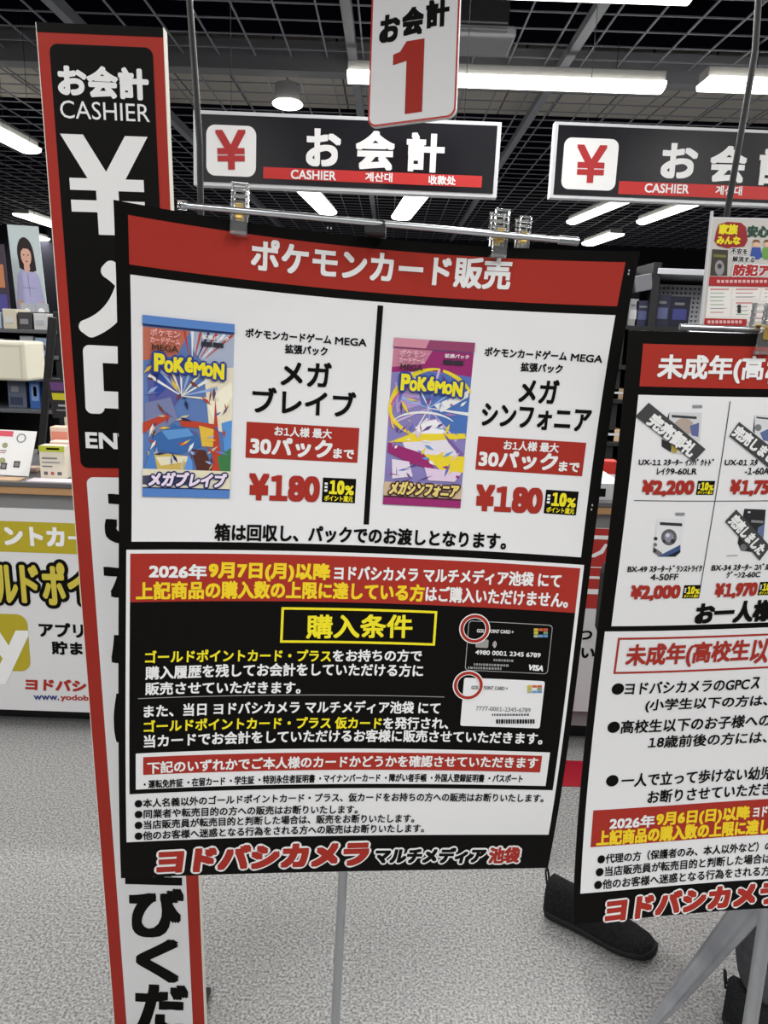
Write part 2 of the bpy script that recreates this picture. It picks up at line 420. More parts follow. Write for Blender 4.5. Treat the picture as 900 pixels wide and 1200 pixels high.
hanging_sign(SR, 'black hanging checkout sign, the right one, cut off by the edge of view', ((661.6, 161), (720, 224)), (674.5, 192, 710, 193, 45),
             [('お', 774.4, 188.5, 817, 189.5, 42), ('会', 831, 192.5, 874.5, 193.5, 44), ('計', 888, 196, 931, 197.5, 44)],
             ((725, 211.5), (1050, 226), (724.5, 227), (1050, 241)), [('CASHIER', 755, 220.5, 807, 222, 11), ('계산대', 838, 223, 869, 224, 11)])
SN = flat_sheet(-20, -9.53, -3.52, (-.0762, 2.2013, 2.427), .2304, .4214)
t = thing('number_card', 'white hanging checkout card with a big red number one', 'sign', SN.point(SN.w / 2, SN.h))
b = MB(); th = .012
pts = rr(0, 0, SN.w, SN.h, .022); n = len(pts); mr = mat('edge_red', (190, 52, 46), .4)
b.add([SN.point(*p, 0) for p in pts], [list(range(n))[::-1]], mr); b.add([SN.point(*p, -th) for p in pts], [list(range(n))], mr)
b.add([SN.point(*p, 0) for p in pts] + [SN.point(*p, -th) for p in pts], [[i, (i + 1) % n, n + (i + 1) % n, n + i] for i in range(n)], INKW)
b.build('board', t)
b = MB(); SN.rrect(b, .0045, .0045, SN.w - .0045, SN.h - .0045, .019, .0006, WHITE); fc = b.build('face', t)
b = MB()
SN.text(b, 'お', 445, 35, 469, 32, 33, INKK, .055); SN.text(b, '会', 471, 27, 497, 23, 34, INKK, .055); SN.text(b, '計', 499, 18, 527, 13, 34, INKK, .055)
c = SN.uv(478, 91); hh = SN.uv(478, 134)[1] - SN.uv(478, 49)[1]; ww = SN.uv(497, 91)[0] - SN.uv(461, 91)[0]
one = [(.0, .3), (.0, .155), (.22, .13), (.42, .0), (1, 0), (1, 1), (.44, 1), (.44, .27)]
SN.poly(b, [(c[0] - ww / 2 + x * ww, c[1] - hh / 2 + y * hh) for x, y in one], .0012, RED); b.build('lettering', fc)
for U in (.03, SN.w - .03):
    p = SN.point(U, 0, -th / 2); MB().tube([p, (p[0], p[1], GZ + .02)], .0014, WIRE, 6).build('hanging_wire', t)

# ------------------------------------------------------------------ main poster
P1 = cam_sheet([.126, -.1353, .0514], [-.0298, .0868, .9981], [-.0317, -.0013, -.0056, .0023, .0283, .0001, .0265], .594, .841)
S = P1; w, h = .594, .841
poster = thing('notice_poster', 'large card sales notice poster clipped to a rail, nearest the camera', 'poster', S.point(w / 2, h))
b = MB(); S.slab(b, .0022, BLACK); sheet = b.build('sheet', poster)
b = MB(); S.grid(b, .0135, .0121, w - .0135, .0615, .0004, RED); hd = b.build('heading_band', poster, 'red heading band with white lettering')
b = MB(); S.text(b, 'ポケモンカード販売', 294, 298, 599, 322, 38, INKW, .035, n=8); b.build('lettering', hd)
b = MB(); S.grid(b, .0142, .0717, w - .0137, .3765, .0004, WHITE); pn = b.build('price_panel', poster, 'white panel with two card packs and prices')
b = MB()
a0, a1 = S.uv(445.1, 358), S.uv(429.8, 614.6); um = (a0[0] + a1[0]) / 2; S.grid(b, um - .0035, a0[1], um + .0035, a1[1], .0008, INKK)
L = [('ポケモンカードゲーム', 287.6, 389.8, 388.4, 398.2, 11), ('MEGA', 392.7, 399.2, 429.6, 401.8, 9), ('拡張パック', 333.8, 408.6, 384, 412, 11),
     ('ポケモンカードゲーム', 567.7, 411.9, 664.2, 417.5, 11), ('MEGA', 668.7, 418.7, 705.8, 421, 9), ('拡張パック', 610, 429.8, 659, 432.6, 11)]
for l in L: S.text(b, *l, INKK, .035, n=4)
for l in [('メガ', 329, 436.5, 388.5, 440, 30), ('ブレイブ', 295.6, 468, 417, 474.5, 30), ('メガ', 608.3, 457, 654.2, 459.8, 29), ('シンフォニア', 564.2, 485.8, 692, 493.2, 28)]:
    S.text(b, *l, INKK, .032, n=6)
S.text(b, '箱は回収し、パックでのお渡しとなります。', 251.4, 623.5, 593.3, 634.5, 20, INKK, .035, n=6)
for q in (((288.7, 493.8), (420.9, 502), (288, 536.5), (418.8, 542.2)), ((560.4, 510.8), (686.9, 519.2), (556.7, 550), (681.7, 558.3))): S.rect(b, q, .0008, RED)
for l, bo in [(('お1人様 最大', 321.6, 504.9, 388.8, 508.6, 11.5), .03), (('30パック', 293, 521.8, 389.5, 527, 22), .045), (('まで', 390.5, 531, 414.9, 532.3, 12), .045),
              (('お1人様 最大', 590, 521.3, 654.6, 525, 11.5), .03), (('30パック', 560.8, 536.9, 653.3, 542, 21), .045), (('まで', 654.5, 546.3, 678.8, 547.6, 12), .045)]:
    S.text(b, *l, INKW, bo, n=6)
for l in [('¥180', 291.3, 570.3, 375, 573, 32), ('¥180', 556.9, 583, 635.8, 586.6, 32)]: S.text(b, *l, RED, .06, n=8)
b.build('lettering', pn)
def point_tag(S, q, parent, big=True):
    b = MB(); u0, v0, u1, v1 = S.rect(b, q, .0008, INKK); W_, H_ = u1 - u0, v1 - v0
    f = lambda x, y: (u0 + x * W_, v0 + y * H_)
    S.write(b, '10', f(.2, .38), f(.66, .38), H_ * .58, YEL, .06, .0012)
    S.write(b, '%', f(.67, .48), f(.95, .48), H_ * .40, YEL, .05, .0012)
    S.write(b, 'ポイント還元', f(.07, .83), f(.93, .83), H_ * .24, YEL, .03, .0012, 4)
    for k in range(3): S.grid(b, u0 + .06 * W_, v0 + (.2 + .14 * k) * H_, u0 + .15 * W_, v0 + (.29 + .14 * k) * H_, .0012, INKW)
    return b.build('point_tag', parent, 'black tag with yellow ten percent lettering')
point_tag(S, ((378.6, 559.5), (417.2, 561.2), (376.9, 588), (416, 589.9)), pn)
point_tag(S, ((640, 573.8), (677.7, 576), (636.5, 601.9), (675, 603.5)), pn)
# pictures of the two packs: printed colour only
def pack(S, q, parent, kind):
    b = MB(); c = [S.uv(*p) for p in q]
    u0, u1 = (c[0][0] + c[2][0]) / 2, (c[1][0] + c[3][0]) / 2; v0, v1 = (c[0][1] + c[1][1]) / 2, (c[2][1] + c[3][1]) / 2
    W_, H_ = u1 - u0, v1 - v0; f = lambda x, y: (u0 + x * W_, v0 + y * H_); lv = [.0006]
    def P(pts, m): lv[0] += 3e-5; S.poly(b, [f(*p) for p in pts], lv[0], m)
    def streak(x0, y0, x1, y1, a0, a1, m):
        dx, dy = x1 - x0, (y1 - y0) * H_ / W_; l = math.hypot(dx, dy); nx, ny = -dy / l, dx / l * W_ / H_
        P([(x0 + nx * a0, y0 + ny * a0), (x1 + nx * a1, y1 + ny * a1), (x1 - nx * a1, y1 - ny * a1), (x0 - nx * a0, y0 - ny * a0)], m)
    def shards(n_, bx_, ms):
        lv[0] += 3e-5; base_ = lv[0]
        for k in range(n_):
            x, y = rnd.uniform(bx_[0], bx_[1]), rnd.uniform(bx_[2], bx_[3]); a = rnd.uniform(0, 6.3); l = rnd.uniform(.03, .12); w_ = rnd.uniform(.006, .022)
            q = [(l, 0), (0, w_), (-l * .7, 0), (0, -w_)]
            q = [(x + i * math.cos(a) - j * math.sin(a), y + (i * math.sin(a) + j * math.cos(a)) * W_ / H_) for i, j in q]
            lv[0] = base_ + k * 4e-6
            if all(0 < i < 1 for i, j in q): S.poly(b, [f(*i) for i in q], lv[0], rnd.choice(ms))
    S.grid(b, u0, v0, u1, v1, .0004, WHITE)
    rnd = random.Random(kind)
    if kind == 1:
        base, bl, dk = C(92, 122, 178), C(70, 116, 186), C(34, 44, 92)
        rd_, cr, ye, gr, br_ = C(186, 66, 44), C(230, 222, 196), C(226, 186, 70), C(60, 122, 70), C(84, 44, 36)
        P([(0, 0), (1, 0), (1, 1), (0, 1)], base)
        P([(0, .06), (.5, .06), (.36, .2), (0, .24)], C(190, 108, 88)); P([(.5, .06), (1, .06), (1, .34), (.8, .3), (.55, .17)], C(168, 178, 200))
        for k in range(7): streak(.5 + .03 * k, .2, .44 + .09 * k, .06, .004, .014, [rd_, INKW, rd_, dk][k % 4])
        P([(.04, .26), (.34, .22), (.46, .4), (.28, .52), (.06, .46)], C(88, 92, 156)); P([(.1, .3), (.22, .27), (.26, .38), (.14, .44)], C(52, 76, 158))
        P([(.66, .26), (1, .24), (1, .62), (.74, .6)], cr); P([(.7, .44), (.98, .32), (1, .4), (.8, .56)], C(244, 238, 216))
        for k in range(9): streak(.42, .42, .42 + .42 * math.cos(-2.6 + k * .33), .42 + .2 * math.sin(-2.6 + k * .33), .004, .02, [INKW, C(150, 176, 222), cr][k % 3])
        P([(.02, .47), (.3, .43), (.38, .55), (.1, .66), (.02, .62)], C(120, 128, 168))
        P([(0, .58), (.26, .52), (.3, .545), (.0, .64)], rd_); P([(.4, .55), (.82, .57), (.8, .6), (.42, .59)], rd_)
        P([(.1, .66), (.34, .58), (.6, .62), (.66, .7), (.4, .75), (.14, .73)], C(58, 104, 168)); P([(.2, .62), (.5, .6), (.56, .64), (.28, .67)], C(96, 150, 208))
        P([(.62, .58), (.8, .6), (.8, .7), (.66, .7)], ye); P([(.05, .74), (.5, .76), (.46, .9), (.1, .86)], C(206, 178, 92)); P([(.14, .77), (.5, .76), (.5, .79), (.2, .82)], cr)
        P([(.54, .72), (.7, .72), (.8, .84), (.62, .86)], br_)
        P([(.8, .42), (.9, .84), (.78, .84)], rd_); P([(.88, .56), (1, .54), (1, .76), (.92, .72)], C(86, 146, 214)); P([(.84, .76), (1, .7), (1, .84), (.88, .84)], gr)
        P([(.02, .84), (.1, .7), (.16, .84)], C(76, 128, 196)); P([(.46, .84), (.54, .7), (.56, .84)], C(96, 150, 220))
        shards(70, (.02, .98, .24, .83), [C(60, 92, 164), C(112, 130, 190), INKW, rd_, C(120, 60, 44), ye, dk, C(150, 176, 216), C(200, 190, 160), C(90, 70, 110)])
        P([(0, .84), (1, .84), (1, .945), (0, .945)], cr); P([(0, .88), (.4, .86), (.6, .93), (0, .93)], C(70, 70, 96))
        P([(0, .952), (1, .952), (1, 1), (0, 1)], C(84, 128, 196)); P([(0, .945), (1, .945), (1, .952), (0, .952)], dk)
        P([(0, 0), (1, 0), (1, .045), (0, .045)], C(90, 134, 200)); P([(0, .045), (1, .045), (1, .052), (0, .052)], dk)
        tc, oc, ic = C(232, 170, 168), dk, C(236, 220, 236); name = 'メガブレイブ'
    else:
        mg, pu, bl, ye = C(150, 40, 108), C(120, 92, 158), C(72, 112, 182), C(232, 208, 50)
        P([(0, 0), (1, 0), (1, 1), (0, 1)], C(134, 126, 184))
        P([(0, .06), (1, .06), (1, .2), (.5, .18), (0, .2)], mg); P([(0, .06), (.5, .05), (.4, .14), (0, .17)], C(196, 126, 150))
        P([(.3, .18), (1, .2), (1, .5), (.5, .42), (.2, .3)], C(86, 112, 182)); P([(.05, .26), (.3, .22), (.4, .38), (.1, .44)], C(176, 150, 204))
        P([(.52, .46), (1, .32), (1, .54), (.7, .56)], bl)
        for k in range(10): streak(.5, .4, .5 + .5 * math.cos(k * .7), .42 + .26 * math.sin(k * .7), .004, .016, [INKW, C(208, 180, 220), C(150, 190, 236)][k % 3])
        N = 16
        def arc(cx, cy, rx, ry, a0, a1, t0, t1, m):
            o = []; i_ = []
            for k in range(N + 1):
                a = math.radians(a0 + (a1 - a0) * k / N); tt = t0 + (t1 - t0) * math.sin(math.pi * k / N)
                o.append((cx + rx * math.cos(a), cy + ry * math.sin(a))); i_.append((cx + (rx - tt) * math.cos(a), cy + (ry - tt * W_ / H_) * math.sin(a)))
            lv[0] += 3e-5
            for k in range(N): S.poly(b, [f(*o[k]), f(*o[k + 1]), f(*i_[k + 1]), f(*i_[k])], lv[0], m)
        arc(.55, .41, .56, .25, 150, 275, .02, .07, ye); arc(.5, .36, .55, .2, 285, 340, .03, .05, ye); arc(.5, .44, .5, .2, 150, 310, .01, .03, C(198, 90, 160))
        arc(.5, .42, .5, .16, 100, 190, .02, .05, ye); arc(.46, .52, .42, .1, 200, 330, .01, .03, INKW)
        P([(.2, .62), (.48, .46), (.66, .48), (.92, .68), (.3, .7)], C(226, 220, 230)); P([(.34, .52), (.6, .46), (.72, .54), (.5, .6)], C(240, 238, 242))
        P([(.02, .62), (.3, .56), (.98, .54), (1, .57), (.3, .61)], ye)
        P([(.7, .54), (.98, .66), (.98, .7), (.78, .6)], pu); P([(.56, .38), (.98, .28), (.98, .32), (.66, .42)], INKW)
        P([(.02, .62), (.5, .68), (.66, .78), (.3, .74), (.02, .68)], mg); P([(.48, .68), (1, .68), (1, .78), (.7, .77)], ye)
        P([(.08, .72), (.3, .73), (.36, .82), (.1, .84)], C(226, 216, 230)); P([(.5, .76), (.98, .78), (.9, .84), (.56, .84)], C(222, 200, 226))
        shards(60, (.03, .97, .22, .84), [C(90, 110, 190), C(150, 120, 180), INKW, C(214, 196, 224), mg, C(104, 150, 206), ye, C(92, 70, 130)])
        P([(0, .86), (1, .86), (1, .95), (0, .95)], C(206, 180, 150))
        P([(0, .955), (1, .955), (1, 1), (0, 1)], mg); P([(0, .945), (1, .945), (1, .955), (0, .955)], C(70, 30, 50))
        P([(0, 0), (1, 0), (1, .055), (0, .055)], C(146, 66, 104)); P([(0, 0), (.44, 0), (.4, .05), (0, .05)], C(206, 140, 158))
        tc, oc, ic = C(226, 176, 190), C(60, 26, 40), C(226, 206, 120); name = 'メガシンフォニア'
    S.write(b, 'ポケモン', f(.08, .085), f(.4, .085), H_ * .04, tc, .03, .0034, 4); S.write(b, 'カードゲーム', f(.08, .125), f(.4, .125), H_ * .035, tc, .03, .0034, 4)
    S.write(b, 'MEGA', f(.1, .165), f(.38, .165), H_ * .032, C(40, 40, 30), .03, .0034, 4)
    S.write(b, '拡張パック', f(.64, .085), f(.94, .085), H_ * .025, INKW, .03, .0034, 4)
    P([(.63, .11), (.75, .11), (.75, .135), (.63, .135)], C(44, 44, 54)); P([(.76, .11), (.88, .11), (.88, .135), (.76, .135)], C(44, 44, 54))
    lo = C(44, 62, 140)
    for ch, x0, x1, y, hh in (('P', .12, .24, .245, .1), ('o', .23, .33, .262, .068), ('K', .33, .45, .25, .085), ('é', .45, .55, .245, .085), ('M', .55, .68, .262, .075), ('o', .67, .77, .27, .065), ('N', .77, .9, .268, .09)):
        yy = y + (0 if kind == 1 else .01)
        S.write(b, ch, f(x0, yy), f(x1, yy), H_ * hh, YEL, .06, .0038, 8, outline=(.13, lo))
    S.write(b, name, f(.06, .895), f(.97, .895), H_ * .085, ic, .05, .0038, 6, outline=(.11, oc), shear=.18)
    return b.build('pack_picture', parent, 'printed picture of a %s card pack' % ('blue topped' if kind == 1 else 'purple'))
pack(S, ((166, 369.6), (274, 379.4), (168.4, 581.4), (270, 584)), pn, 1)
pack(S, ((461, 395), (557.9, 402.6), (449.2, 591.4), (537.8, 594.3)), pn, 2)
# terms panel
b = MB(); m3 = .0085
S.grid(b, m3, .3865, w - m3, .783, .0004, WHITE); tp = b.build('terms_panel', poster, 'black and white purchase terms panel under the prices')
b = MB()
S.grid(b, m3 + .0045, .3912, w - m3 - .0045, .4521, .0008, RED); S.grid(b, m3 + .0045, .4521, w - m3 - .0045, .7105, .0008, INKK)
S.text(b, '2026年', 174.8, 668.8, 242.7, 670.3, 18, INKW, .045); S.text(b, '9月7日(月)以降', 244.5, 669, 387.3, 671.5, 23, YG, .045)
S.text(b, 'ヨドバシカメラ マルチメディア池袋 にて', 391.4, 671, 657.3, 680.5, 17.5, INKW, .035)
S.text(b, '上記商品の購入数の上限に達している方', 159.3, 692.5, 497.5, 695, 21, YG, .04); S.text(b, 'はご購入いただけません。', 498.5, 695.5, 665.7, 703.5, 18.5, INKW, .03)
c = [S.uv(*p) for p in ((330.4, 712.9), (512.7, 714.3), (327.6, 754.3), (509.3, 755))]
S.frame(b, (c[0][0] + c[2][0]) / 2, (c[0][1] + c[1][1]) / 2, (c[1][0] + c[3][0]) / 2, (c[2][1] + c[3][1]) / 2, .0032, .0012, YEL)
S.text(b, '購入条件', 358.7, 734.2, 483.3, 733.8, 28, YEL, .03, n=8)
S.text(b, 'ゴールドポイントカード・プラス', 170.2, 769.6, 388, 768.2, 14.5, YEL, .03, n=4)
for l in [('をお持ちの方で', 389.8, 768.2, 494.3, 768.2, 14.5), ('購入履歴を残してお会計をしていただける方に', 170.2, 788.6, 495.8, 785.7, 15.5), ('販売させていただきます。', 170.2, 807, 352.5, 805.5, 15),
          ('また、当日 ヨドバシカメラ マルチメディア池袋 にて', 168.6, 833.4, 515.7, 829.5, 15), ('を発行され、', 448.8, 847, 525.4, 847.2, 14.5),
          ('当カードでお会計をしていただけるお客様に販売させていただきます。', 168.6, 868.6, 635.8, 865.3, 15)]:
    S.text(b, *l, INKW, .03, n=4)
S.text(b, 'ゴールドポイントカード・プラス 仮カード', 168.6, 851.2, 447.3, 847, 14.5, YEL, .03, n=4)
c0, c1 = S.uv(161.8, 819), S.uv(520.7, 815.8); vm = (c0[1] + c1[1]) / 2; S.grid(b, c0[0], vm - .0005, c1[0], vm + .0005, .0012, GREYL)
vt, vb = .6526, .7045
c0, c1 = S.uv(159.3, 903), S.uv(641.8, 900); S.grid(b, c0[0], vt, c1[0], vb - .0005, .0012, WHITE)
S.rect(b, ((168, 888.7), (635.5, 883.4), (168, 909.5), (632.4, 902.7)), .0016, RED)
S.text(b, '下記のいずれかでご本人様のカードかどうかを確認させていただきます', 172.7, 899.3, 630, 893.3, 14, INKW, .03, lift=.002, n=4)
S.text(b, '・運転免許証 ・在留カード ・学生証 ・特別永住者証明書 ・マイナンバーカード ・障がい者手帳 ・外国人登録証明書 ・パスポート', 168.6, 918.8, 612.2, 912, 10, INKK, .03, lift=.0016, n=4)
for l in [('●本人名義以外のゴールドポイントカード・プラス、仮カードをお持ちの方への販売はお断りいたします。', 158, 941.4, 637, 935, 10.5), ('●同業者や転売目的の方への販売はお断りいたします。', 158, 954, 419.3, 948, 10.5),
          ('●当店販売員が転売目的と判断した場合は、販売をお断りいたします。', 158, 966.8, 485.6, 958.5, 10.5), ('●他のお客様へ迷惑となる行為をされる方への販売はお断りいたします。', 158, 979.4, 497, 970, 10.5)]:
    S.text(b, *l, INKK, .025, n=4)
b.build('lettering', tp)
def squares(S, b, x0, y0, x1, y1, lift):
    cs = [C(200, 176, 70), C(196, 96, 60), C(190, 84, 60), C(180, 180, 70), None, C(120, 150, 110), C(170, 176, 150), C(110, 150, 190), C(96, 140, 190)]
    for k, m in enumerate(cs):
        if m is None: continue
        i, j = k % 3, k // 3; X0, Y0 = x0 + (x1 - x0) * i / 3, y0 + (y1 - y0) * j / 3; X1, Y1 = x0 + (x1 - x0) * (i + .9) / 3, y0 + (y1 - y0) * (j + .85) / 3
        S.ppoly(b, [(X0, Y0), (X1, Y0), (X1, Y1), (X0, Y1)], lift, m)
def card(S, q, parent, dark):
    b = MB(); c = [S.uv(*p) for p in q]; u0, u1 = (c[0][0] + c[2][0]) / 2, (c[1][0] + c[3][0]) / 2; v0, v1 = (c[0][1] + c[1][1]) / 2, (c[2][1] + c[3][1]) / 2
    if dark:
        S.rrect(b, u0, v0, u1, v1, .005, .00125, C(176, 176, 178)); S.rrect(b, u0 + .0008, v0 + .0008, u1 - .0008, v1 - .0008, .0045, .0014, INKK)
    else: S.rrect(b, u0, v0, u1, v1, .003, .00125, WHITE)
    ink = INKW if dark else C(90, 90, 92)
    if dark:
        S.text(b, 'GOLD POINT CARD +', 558.5, 738.6, 601.5, 740.3, 4.2, ink, .03, .0018, 4); squares(S, b, 625, 736, 642, 747, .0018)
        a0 = S.uv(557.5, 748.5); a1 = S.uv(571.5, 759); S.rrect(b, a0[0], a0[1], a1[0], a1[1], .002, .0018, C(150, 148, 148))
        for k in range(3):
            cc = S.uv(575.5, 754.5); rr_ = .0022 + .0018 * k
            V = []
            for i in range(9):
                a = math.radians(-50 + 100 * i / 8); V += [S.point(cc[0] + rr_ * math.cos(a), cc[1] + rr_ * math.sin(a), .0018), S.point(cc[0] + (rr_ + .0008) * math.cos(a), cc[1] + (rr_ + .0008) * math.sin(a), .0018)]
            b.add(V, [[2 * i, 2 * i + 1, 2 * i + 3, 2 * i + 2] for i in range(8)], ink)
        S.text(b, '4980 0001 2345 6789', 556.7, 763.8, 633, 767.5, 5.4, ink, .03, .0018, 4)
        for (x0, y0, x1, y1) in ((578, 773, 601, 774), (555, 778, 594, 779.5), (548, 782, 588, 783.3)):
            x = x0
            while x < x1:
                wd = random.uniform(1.4, 3.2); yy = y0 + (y1 - y0) * (x - x0) / (x1 - x0); S.ppoly(b, [(x, yy - 1.3), (x + wd, yy - 1.3), (x + wd, yy + 1.3), (x, yy + 1.3)], .0018, C(150, 150, 150)); x += wd + 1
        S.text(b, 'VISA', 618, 781.4, 637.3, 783, 7, ink, .06, .0018, 4, shear=.15)
        ctr = (555.8, 736.3)
    else:
        S.text(b, 'GOLD POINT CARD +', 552, 805, 594.7, 806.3, 4.2, ink, .03, .0018, 4); squares(S, b, 617.5, 802.5, 635, 812, .0018)
        S.text(b, '7777-0001-2345-6789', 557.5, 829.5, 621.3, 831.8, 5, ink, 0, .0018, 4)
        x = 576
        while x < 620: wd = random.uniform(1.4, 3); S.ppoly(b, [(x, 835.8), (x + wd, 835.9), (x + wd, 838.3), (x, 838.2)], .0018, ink); x += wd + 1
        x = 581
        while x < 624: wd = random.uniform(1, 3); S.ppoly(b, [(x, 842.3), (x + wd, 842.4), (x + wd, 847.4), (x, 847.3)], .0018, INKK); x += wd + .8
        ctr = (548.3, 802.5)
    cc = S.uv(*ctr); k = np.linalg.norm(S.uv(ctr[0] + 17.8, ctr[1]) - cc)
    S.ring(b, cc, k * .70, k * 1.02, .0022, INKW); S.ring(b, cc, k * .75, k * .95, .0024, RED)
    return b.build('card_picture', parent, 'printed %s payment card with a red ring round its corner' % ('black' if dark else 'white'))
card(S, ((549.2, 726.7), (648, 732.5), (544.2, 785), (640.8, 790)), tp, True)
card(S, ((543, 794.2), (638.3, 797.5), (539.7, 849.7), (632, 853.7)), tp, False)
b = MB()
OUT = (.07, INKW)
S.text(b, 'ヨドバシカメラ', 182, 1009.5, 434.8, 999, 30, RED, .075, n=8, outline=(.065, INKW), shear=.12)
S.text(b, 'マルチメディア', 438, 1002.5, 570, 1002, 19, INKK, .06, n=8, outline=(.1, INKW), shear=.1)
S.text(b, '池袋', 572.5, 1002, 609, 1001.5, 19, RED, .05, n=8, outline=(.1, INKW))
b.build('shop_lettering', poster, 'red and black shop lettering with white outline')
for px, py in ((737, 317), (736.4, 321), (694, 592), (693, 597), (384, 267), (388, 267.5)):
    b = MB(); S.ppoly(b, [(px - .8, py - 1.2), (px + .8, py - 1.2), (px + .8, py + 1.2), (px - .8, py + 1.2)], .0004, C(170, 170, 172)); b.build('staple', poster)

# ------------------------------------------------------------------ clips and stands
def clip(c, u, v, n, label, s=1.0):
    """clear spring clip: c = point where it bites, u along the rail, v down, n away from the viewer"""
    c, u, v, n = (np.array(x, float) for x in (c, u, v, n))
    t = thing('clear_clip', label, 'clip', c, 'clear plastic clips on the rails')
    def bx(mb, a0, b0, c0, a1, b1, c1, m, bev=.0012):
        bm = MB(); bm.box(a0 * s, b0 * s, c0 * s, a1 * s, b1 * s, c1 * s, m, bev * s)
        mb.add([c + u * x + v * y - n * z for x, y, z in bm.V], [f[::-1] for f in bm.F], m)
    for k, z in ((0, .006), (1, -.009)):
        j = MB(); bx(j, -.0095, -.004, z - .0015, .0095, .021, z + .0015, CLEAR); bx(j, -.0095, .017, min(z, z - .004 if not k else z), .0095, .021, z + (.0015 if not k else .005), CLEAR)
        j.build('jaw', t)
        l = MB()
        sg = 1 if not k else -1
        bx(l, -.0095, -.034, z + sg * .001, -.0065, -.004, z + sg * .004, CLEAR); bx(l, .0065, -.034, z + sg * .001, .0095, -.004, z + sg * .004, CLEAR)
        for y in (-.034, -.027, -.020, -.012): bx(l, -.0095, y, z + sg * .001, .0095, y + .0025, z + sg * .0055, CLEAR, .0006)
        l.build('lever', t)
    g = MB(); bx(g, -.0042, -.010, .0065, .0042, .004, .0095, GOLD, .001); bx(g, -.0042, -.012, -.010, .0042, -.010, .0095, GOLD, .0005); bx(g, -.0042, -.010, -.012, .0042, .004, -.010, GOLD, .0005)
    g.build('spring', t)
    return t
U1, V1, N1 = S.u, S.v, S.n
def on1(px, py, back): q = S.uv(px, py); return S.point(q[0], max(q[1], -.03), -back)
rl, rr_ = on1(212, 238.5, .006), on1(676, 281.5, .006)
pole_top = (rl + rr_) / 2
pt = on1(398, 1024, .03)
st = thing('poster_stand', 'silver stand whose rail holds up the large front poster', 'stand', (pt[0], pt[1], 0))
b = MB(); b.tube([rl, rl + (rr_ - rl) * .5, rr_], .0036, CHROME, 12).build('rail', st)
b = MB(); b.tube([rl - U1 * .004, rl + U1 * .006], .0052, CLEAR, 12); b.build('rail_end', st)
b = MB(); b.tube([rr_ - U1 * .02, rr_ + U1 * .004], .0050, STEEL, 12); b.build('rail_end', st)
def pole(S, pa, pb, back, rail_mid, rad, st, brx):
    yb = max(S.point(S.w * .5 + d, V)[1] for V in np.linspace(0, S.h, 30) for d in (-.03, 0, .03)) + back
    a, b_ = atY(*pa, yb), atY(*pb, yb); dr = (a - b_) / abs(a[2] - b_[2])
    bot = a - dr * (a[2] - .02); top = a + dr * (rail_mid[2] - a[2])
    MB().tube([bot, a, top], rad, STEEL, 18).build('pole', st)
    MB().box(top[0] - .012, rail_mid[1] - .004, top[2] - .012, top[0] + .012, top[1] + rad + .003, top[2] + .004, DARK, .002).build('rail_bracket', st)
    st.location = (bot[0], bot[1], 0) if not st.children else st.location
    return bot, top
bot, top = pole(S, (402, 1022), (393, 1196), .014, pole_top, .0068, st, 0)
b = MB(); b.tube([bot - (0, 0, .02), bot - (0, 0, .008), bot], [.16, .155, .02], STEEL, 32).build('base', st)
clip(on1(280.5, 254, -.001), U1, V1, N1, 'clear clip biting the front poster, left one with a brass spring')
clip(on1(584, 282, -.001), U1, V1, N1, 'clear clip biting the front poster, right one with a brass spring')
clip(on1(617, 279, .016), U1, V1, N1, 'clear clip seen behind the rail near its right end', .8)

# ------------------------------------------------------------------ second poster
P2 = cam_sheet([.3134, -.1412, .0078], [.5774, .1865, 1.0633], [-.0047, -.0101, -.0153, -.0105, -.0179, -.0051, -.0213], .594, .841)
S = P2
poster2 = thing('notice_poster', 'second notice poster with four products and prices, cut off at right', 'poster', S.point(w / 2, h))
b = MB(); S.slab(b, .0022, BLACK); b.build('sheet', poster2)
b = MB(); S.grid(b, .0175, .0150, w - .0175, .0652, .0004, RED); hd = b.build('heading_band', poster2, 'red heading band with white lettering')
b = MB(); S.text(b, '未成年(高', 770, 431.3, 895, 433.3, 33, INKW, .032, n=8); S.text(b, '校', 896.5, 433.3, 925, 434, 33, INKW, .045, n=8); b.build('lettering', hd)
b = MB(); S.grid(b, .0172, .0753, w - .0172, .3807, .0004, WHITE); pn2 = b.build('price_panel', poster2, 'white panel with four products and prices')
b = MB()
c0, c1 = S.uv(851, 470), S.uv(822, 701); um = (c0[0] + c1[0]) / 2
for (ua, va, ub, vb_) in ((um - .0006, c0[1], um + .0006, c1[1]),): S.grid(b, ua, va, ub, vb_, .0008, C(60, 60, 62))
c0 = S.uv(742.7, 586.7); S.grid(b, c0[0], .2067, .55, .2077, .0008, C(70, 70, 72))
for l in [('UX-11 ｽﾀｰﾀｰ ｲﾝﾊﾟｸﾄﾄﾞ', 748, 540.9, 836, 541.5, 8.4), ('ﾚｲｸ9-60LR', 769.3, 551.9, 816.4, 551.8, 8.4), ('UX-01 ｽﾀ', 848.8, 541.4, 887.6, 541.6, 8.2), ('-1-60A', 872.4, 551.7, 901, 551.7, 8),
          ('BX-49 ｽﾀｰﾀｰﾄﾞﾗﾝｽﾄﾗｲｸ', 735, 666.2, 822.4, 665.4, 8.4), ('4-50FF', 762, 676, 794.4, 675.6, 7.6), ('BX-34 ｽﾀｰﾀｰ ｺﾊﾞﾙﾄﾄﾞ', 833.6, 664.6, 912, 663.6, 8.4), ('ｸﾞｰﾝ2-60C', 851, 673, 890.6, 672.2, 8)]:
    S.text(b, *l, INKK, .03, n=4)
for l in [('¥2,200', 751.6, 572, 813.2, 571.8, 20), ('¥1,750', 854.7, 571.6, 911, 571.4, 20), ('¥2,000', 738.4, 695, 797, 693.6, 19), ('¥1,970', 837, 692.6, 887, 690.6, 19)]:
    S.text(b, *l, RED, .06, n=8)
